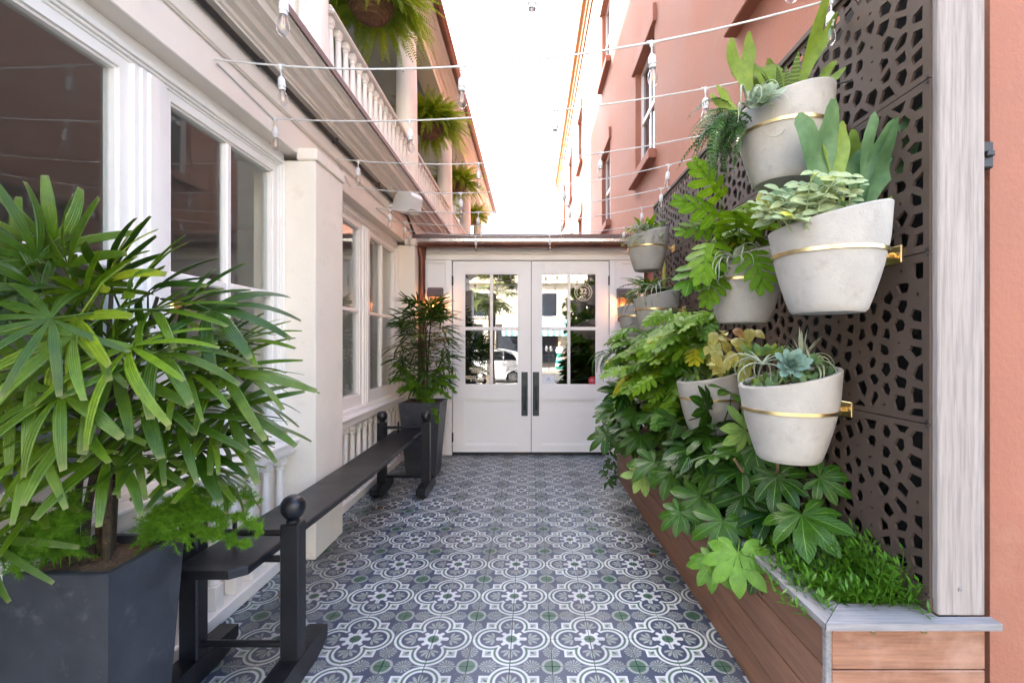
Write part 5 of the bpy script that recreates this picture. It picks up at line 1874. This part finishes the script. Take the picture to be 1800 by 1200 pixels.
jl = [oval_leaf(161, .05, .014, 'staghorn_blue', .05, 5), oval_leaf(162, .045, .013, 'staghorn_green', .1, 5)]
tuft('jade_plant', 'small leafy green succulent at the back of the lowest pot', 'succulent', px(1345, 625, 1.96), jl, 46, -.1, 1.3, .9, 1.4, .09)
sl_ = [oval_leaf(165, .13, .005, 'airplant_leaf', .1, 6)]
tuft('spiky_succulent', 'thin silvery spikes standing at the right of the lowest pot', 'succulent', px(1410, 628, 1.98), sl_, 16, .5, 1.5, .6, 1.05, .02)
tuft('jade_plant', 'low leafy succulent between the rosette and the wiry air plant of the lowest pot', 'succulent', px(1420, 640, 1.90), jl, 46, -.2, 1.2, .7, 1.2, .09)


def fill(key, name, label, meshes, n, s0, s1):
    t_ = thing(name, label, 'ground cover', pots[key] + V((0, 0, .012)))
    for k in range(n):
        r, a = .165 * math.sqrt(U(0, 1)), U(0, 6.283)
        dx, dy = r * math.cos(a), r * math.sin(a)
        inst(meshes[k % len(meshes)], t_, pots[key] + V((dx, dy, .013 + SL * dx)), rdir(U(0, 6.28), U(.15, 1.2)), (0, -.4, 1), U(s0, s1), 'leaf')


fill('a', 'stonecrop', 'low stonecrop covering the soil of the highest pot', jl, 60, .6, 1.0)
fill('b', 'stonecrop', 'low stonecrop covering the soil of the largest looking pot', jl, 50, .6, 1.0)
fill('c', 'stonecrop', 'low stonecrop covering the soil below the potted philodendron', jl, 60, .8, 1.3)
fill('d', 'stonecrop', 'low stonecrop covering the soil of the lowest pot', jl, 130, .55, 1.0)
fill('e', 'stonecrop', 'low stonecrop covering the soil of the gutter height pot', jl, 60, .8, 1.4)
fill('g', 'stonecrop', 'low stonecrop covering the soil of the half hidden pot', jl, 80, .8, 1.4)
tuft('leafy_fern', 'low green leaves filling the half hidden pot', 'fern', pots['g'] + V((-.02, 0, .03)), jl, 60, -.1, 1.2, .7, 1.3, .14)
# syngonium with blotched arrow leaves over the hidden pot
SY = [oval_leaf(171 + k, .085, .030, 'syngonium_leaf', .5, 6) for k in range(3)]
g_ = pots['g']
sy = thing('syngonium', 'blotched yellow green arrowhead plant above the half hidden pot', 'plant', g_)
for k in range(56):
    inst(SY[k % 3], sy, px(U(1245, 1325), U(575, 648), U(2.55, 2.85)), (U(-.6, .6), U(-.8, -.1), U(-1, .1)), (-.3, -.8, .5), U(.7, 1.1), 'leaf')
# far pots
LL = [oval_leaf(181 + k, .16, .026, 'philodendron_leaf', .5, 6) for k in range(2)]
SLv = [oval_leaf(185 + k, .055, .012, 'velvet_leaf', .3, 5) for k in range(2)]
e_, f_, h_ = pots['e'], pots['f'], pots['h']
tuft('leafy_fern', 'broad bright green leaves standing in the gutter height pot', 'fern', e_ + V((0, 0, .04)), LL, 14, .3, 1.3, .8, 1.1, .08)
mp_ = thing('silver_trailer', 'silver leaved plant trailing from the gutter height pot', 'plant', e_)
for k in range(120):
    az = U(PI * .6, PI * 1.75)
    r = U(.02, .30)
    H = e_ + V((math.cos(az) * r, math.sin(az) * r * .8, .07 - max(0, r - .16) * 1.4 + U(-.03, .06)))
    inst(SLv[k % 2], mp_, H, rdir(U(0, 6.28), U(-.7, .6)), (0, -.3, 1), U(.8, 1.3), 'leaf')
airplant('curly silver air plant on the gutter height pot', e_ + V((-.10, -.10, .05)), 22, 16, (.14, .28))
airplant('long drooping grey air plant hanging from the distant fern pot', f_ + V((-.02, -.12, .06)), 20, 18, (.26, .5))
tuft('leafy_fern', 'bright green bird nest fern in the distant fern pot', 'fern', f_ + V((-.08, 0, .05)), LL, 18, .0, 1.1, .9, 1.3, .08)
tuft('soft_fern', 'soft dark fern around the distant fern pot', 'fern', f_ + V((-.02, .08, .06)), FD, 26, -.1, 1.2, .8, 1.2, .10, part='frond')
bl = [oval_leaf(191, .20, .009, 'syngonium_leaf', .02, 6)]
tuft('bromeliad', 'slender tan flower spike in the distant fern pot', 'plant', f_ + V((.06, -.05, .08)), bl, 7, 1.15, 1.5, .8, 1.2, .02)
tuft('soft_fern', 'dark fern spilling from the farthest pot beside the lantern', 'fern', h_ + V((.0, -.03, .04)), FD, 34, -.3, 1.2, .5, .8, .10, part='frond')
tuft('soft_fern', 'small fern tufts hanging under the philodendron by the white doors', 'fern', (.86, 4.2, 1.45), FD, 30, -1.0, .6, .8, 1.2, .25, part='frond')
tr_ = thing('trailing_vine', 'small leaved vine hanging beside the far planter end at the doors', 'vine', (.86, 4.6, .70))
tl_ = [oval_leaf(195 + k, .07, .014, 'fern_dark', .3, 5) for k in range(2)]
for k in range(90):
    s_ = U(0, 1)
    H = V((.80 - .03 * s_ + U(-.05, .05), 4.45 + U(-.10, .10), .80 - .62 * s_))
    inst(tl_[k % 2], tr_, H, rdir(U(0, 6.28), U(-1.2, .2)), (-.4, -.6, .6), U(.7, 1.2), 'leaf')

# ------------------------------------------------------------------ ground cover at the near planter end
gc = thing('ground_cover', 'low bushy plant with small narrow leaves at the near planter corner', 'plant', (1.2, 1.8, .545))
q = MB()
for k in range(520):
    x, y = U(1.02, 1.355), U(1.60, 2.25)
    z0 = .555
    hh = U(.07, .19) * (1.2 if x > 1.2 else .7)
    lean = V((U(-.07, .05), U(-.08, .05), hh))
    if x < 1.12 and U(0, 1) < .25:
        lean = V((U(-.14, -.06), U(-.08, .02), U(.03, .07)))
    A = V((x, y, z0))
    q.tube([A, A + lean * .6 + V((0, 0, .01)), A + lean], [.0016, .0013, .001], 4, cap=False)
    for j in range(12):
        p = A + lean * (.3 + .7 * j / 11)
        az = j * 2.4 + U(-.3, .3)
        d = rdir(az, U(.0, .8)) * U(.030, .052)
        sd = d.cross(V((0, 0, 1))).normalized() * U(.0042, .0065)
        q.add([p, p + d * .45 + sd, p + d, p + d * .45 - sd], [(0, 1, 2, 3)], [(0, 0), (.5, 1), (1, 0), (.5, -1)])
o = q.build('foliage', 'cover_leaf', gc, fixn=False)
o['kind'] = 'stuff'

FL = oval_leaf(301, .055, .017, 'fallen_leaf', .3, 6)
for (x, y, az, lb) in ((-1.58, 3.95, .4, 'curled brown leaf on the tiles just past the pilaster'), (-1.50, 2.75, 2.0, 'brown leaf on the tiles under the middle of the bench'),
                       (-1.42, 4.25, 1.1, 'brown leaf under the bench near the far trestle'), (.90, 3.3, 2.6, 'brown leaf on the tiles against the wooden planter')):
    tag(link('fallen_leaf', FL, None, mat4=frame(V((x, y, .010)), rdir(az, .1), (0.2, 0, 1), U(.8, 1.2))), lb, 'leaf', 'fallen leaves on the tiles')

# ------------------------------------------------------------------ the street behind, seen in the door glass
fb_ = thing('street_building', 'cream building across the street seen only reflected in the door glass', 'building', (0, -20, 0))
B(-16, 16, -24, -18.2, -.02, 12.5).build('wall', 'street_facade', fb_)
for x in (-13, -10, -7, -4, .6, 4.5, 8, 11):
    for z in (3.35, 6.4):
        wn = MB().ringframe(1, -18.2, -18.12, (x, x + 1.2, z, z + 1.7), (x + .08, x + 1.12, z + .08, z + 1.62)).build('window', 'trim_paint', fb_)
        B(x + .08, x + 1.12, -18.19, -18.15, z + .08, z + 1.62).build('pane', 'dark_window', wn)
for x in (-12, -7.5, -2.4, 2.6, 7.5):
    wn = MB().ringframe(1, -18.2, -18.1, (x, x + 4.2, .0, 2.9), (x + .1, x + 4.1, .35, 2.7)).build('shopfront', 'interior_dark', fb_)
    B(x + .1, x + 4.1, -18.19, -18.15, .35, 2.7).build('pane', 'dark_window', wn)
MB().box(-16, 16, -18.2, -17.95, 5.6, 5.75, c=.03).build('string_course', 'street_facade', fb_)
aw = MB().prism([(-18.1, 3.25), (-17.0, 2.45), (-17.0, 2.1), (-17.02, 2.1), (-17.02, 2.42), (-18.1, 3.2)], 0, -1.9, 2.7)
tag(aw.build('awning', 'awning_cloth'), 'blue and white striped awning reflected in the door glass', 'awning')
pt = thing('sabal_palm', 'sunlit palm tree reflected in the left door glass', 'palm tree', (-1.55, -5.0, -.015))
MB().tube([(-1.55, -5.0, -.02), (-1.58, -5.0, 1.2), (-1.52, -5.0, 2.4), (-1.5, -5, 3.5)], [.17, .15, .14, .15], 14).build('trunk', 'palm_bark', pt, smooth=True)
SBL = [fan_leaf(201 + k, 18, .62, .024, 3.9, .75, 'sabal_leaf', droop=(.2, .6), blunt=.1) for k in range(3)]
for k in range(42):
    az, el = k * 2.4, -.75 + 1.9 * ((k * .37) % 1)
    d = rdir(az, el)
    inst(SBL[k % 3], pt, V((-1.5, -5, 3.5)) + d * .78, d, V((-.4 * d.x, -.4 * d.y, 1)), U(.85, 1.05), 'leaf')


def car():
    c_ = thing('parked_car', 'white car on the street reflected in the left door glass', 'car', (-2.2, -7.4, -.155))
    g0 = -.155
    pr = [(-2.15, .28), (-2.2, .55), (-2.12, .82), (-1.95, .92), (-1.35, 1.0), (-.75, 1.42), (-.3, 1.50), (.85, 1.50), (1.55, 1.36), (1.98, .98), (2.15, .85), (2.18, .40), (2.1, .28),
          (1.75, .26), (1.68, .48), (1.45, .60), (1.20, .48), (1.12, .26), (-.95, .26), (-1.02, .48), (-1.28, .60), (-1.52, .48), (-1.6, .26)]
    cx, cy = -2.2, -7.4
    MB().prism([(cx + a, g0 + b__) for a, b__ in pr], 1, cy - .86, cy + .86).build('body', 'car_paint', c_)
    for a0, a1 in ((-1.15, -.05), (0.02, 1.0), (1.05, 1.6)):
        t0 = 1.06 if a0 > -1 else 1.04
        gl = [(cx + a0 + (.0 if a0 > -1 else .0), g0 + 1.02), (cx + a1, g0 + 1.02), (cx + (a1 if a1 < 1.5 else a1 - .1), g0 + (1.40 if a1 < 1.5 else 1.24)), (cx + (a0 if a0 > -1 else a0 + .5), g0 + 1.40)]
        for yy in (cy - .868, cy + .862):
            MB().prism(gl, 1, yy, yy + .006).build('window', 'car_glass', c_)
    for wx in (-1.27, 1.44):
        for yy in (cy - .80, cy + .60):
            wh = MB().tube([(cx + wx, yy, g0 + .32), (cx + wx, yy + .2, g0 + .32)], .318, 24).build('wheel', 'rubber', c_, smooth=True)
            MB().tube([(cx + wx, yy - .006, g0 + .32), (cx + wx, yy + .206, g0 + .32)], .20, 20).build('rim', 'chrome', wh, smooth=True)


car()
mt_ = thing('parking_meter', 'double headed parking meter reflected in the right door glass', 'parking meter', (1.05, -14.8, -.01))
MB().tube([(1.05, -14.8, -.01), (1.05, -14.8, 1.15)], .028, 10).build('pole', 'iron_patina', mt_, smooth=True)
for dx in (-.13, .13):
    MB().lathe([(.05, 0), (.085, .03), (.09, .18), (.075, .27), (.03, .31)], 14, (1.05 + dx, -14.8, 1.13)).build('head', 'chrome', mt_, smooth=True)
MB().box(.90, 1.20, -14.82, -14.78, 1.10, 1.14, c=.01).build('crossbar', 'iron_patina', mt_)
pe = thing('person', 'person in white top and long green striped skirt reflected in the right door glass', 'person', (1.75, -15.6, -.01))
q = MB()
X0, Y0_ = 1.75, -15.6
q.lathe([(.20, .03), (.27, .10), (.25, .35), (.21, .65), (.16, .88), (.145, 1.0), (.13, 1.08), (.15, 1.22), (.175, 1.34), (.16, 1.40), (.07, 1.44), (.05, 1.47), (.05, 1.50)], 24, (X0, Y0_, -.01), sx=1, sy=.72)
for sg in (-1, 1):
    q.tube([(X0 + sg * .15, Y0_, 1.36), (X0 + sg * .20, Y0_ + .03, 1.18), (X0 + sg * .17, Y0_ + .10, 1.02), (X0 + sg * .08, Y0_ + .22, 1.05)], [.05, .043, .036, .026], 10)
    q.tube([(X0 + sg * .08, Y0_ + .02, -.005), (X0 + sg * .08, Y0_ + .02, .06), (X0 + sg * .08, Y0_ - .02, .14)], [.045, .04, .04], 10)
bo = q.build('body', 'dress_cloth', pe, smooth=True)
hd = MB().lathe([(.035, 0), (.06, .03), (.075, .09), (.078, .14), (.065, .19), (.03, .225), (.005, .23)], 18, (X0, Y0_ + .02, 1.45), sy=1.15).build('head', 'skin', pe, smooth=True)
MB().lathe([(.07, .0), (.088, .06), (.09, .13), (.075, .19), (.03, .235), (.004, .24)], 18, (X0, Y0_ - .015, 1.47), sy=1.05).build('hair', 'hair_blond', pe, smooth=True)
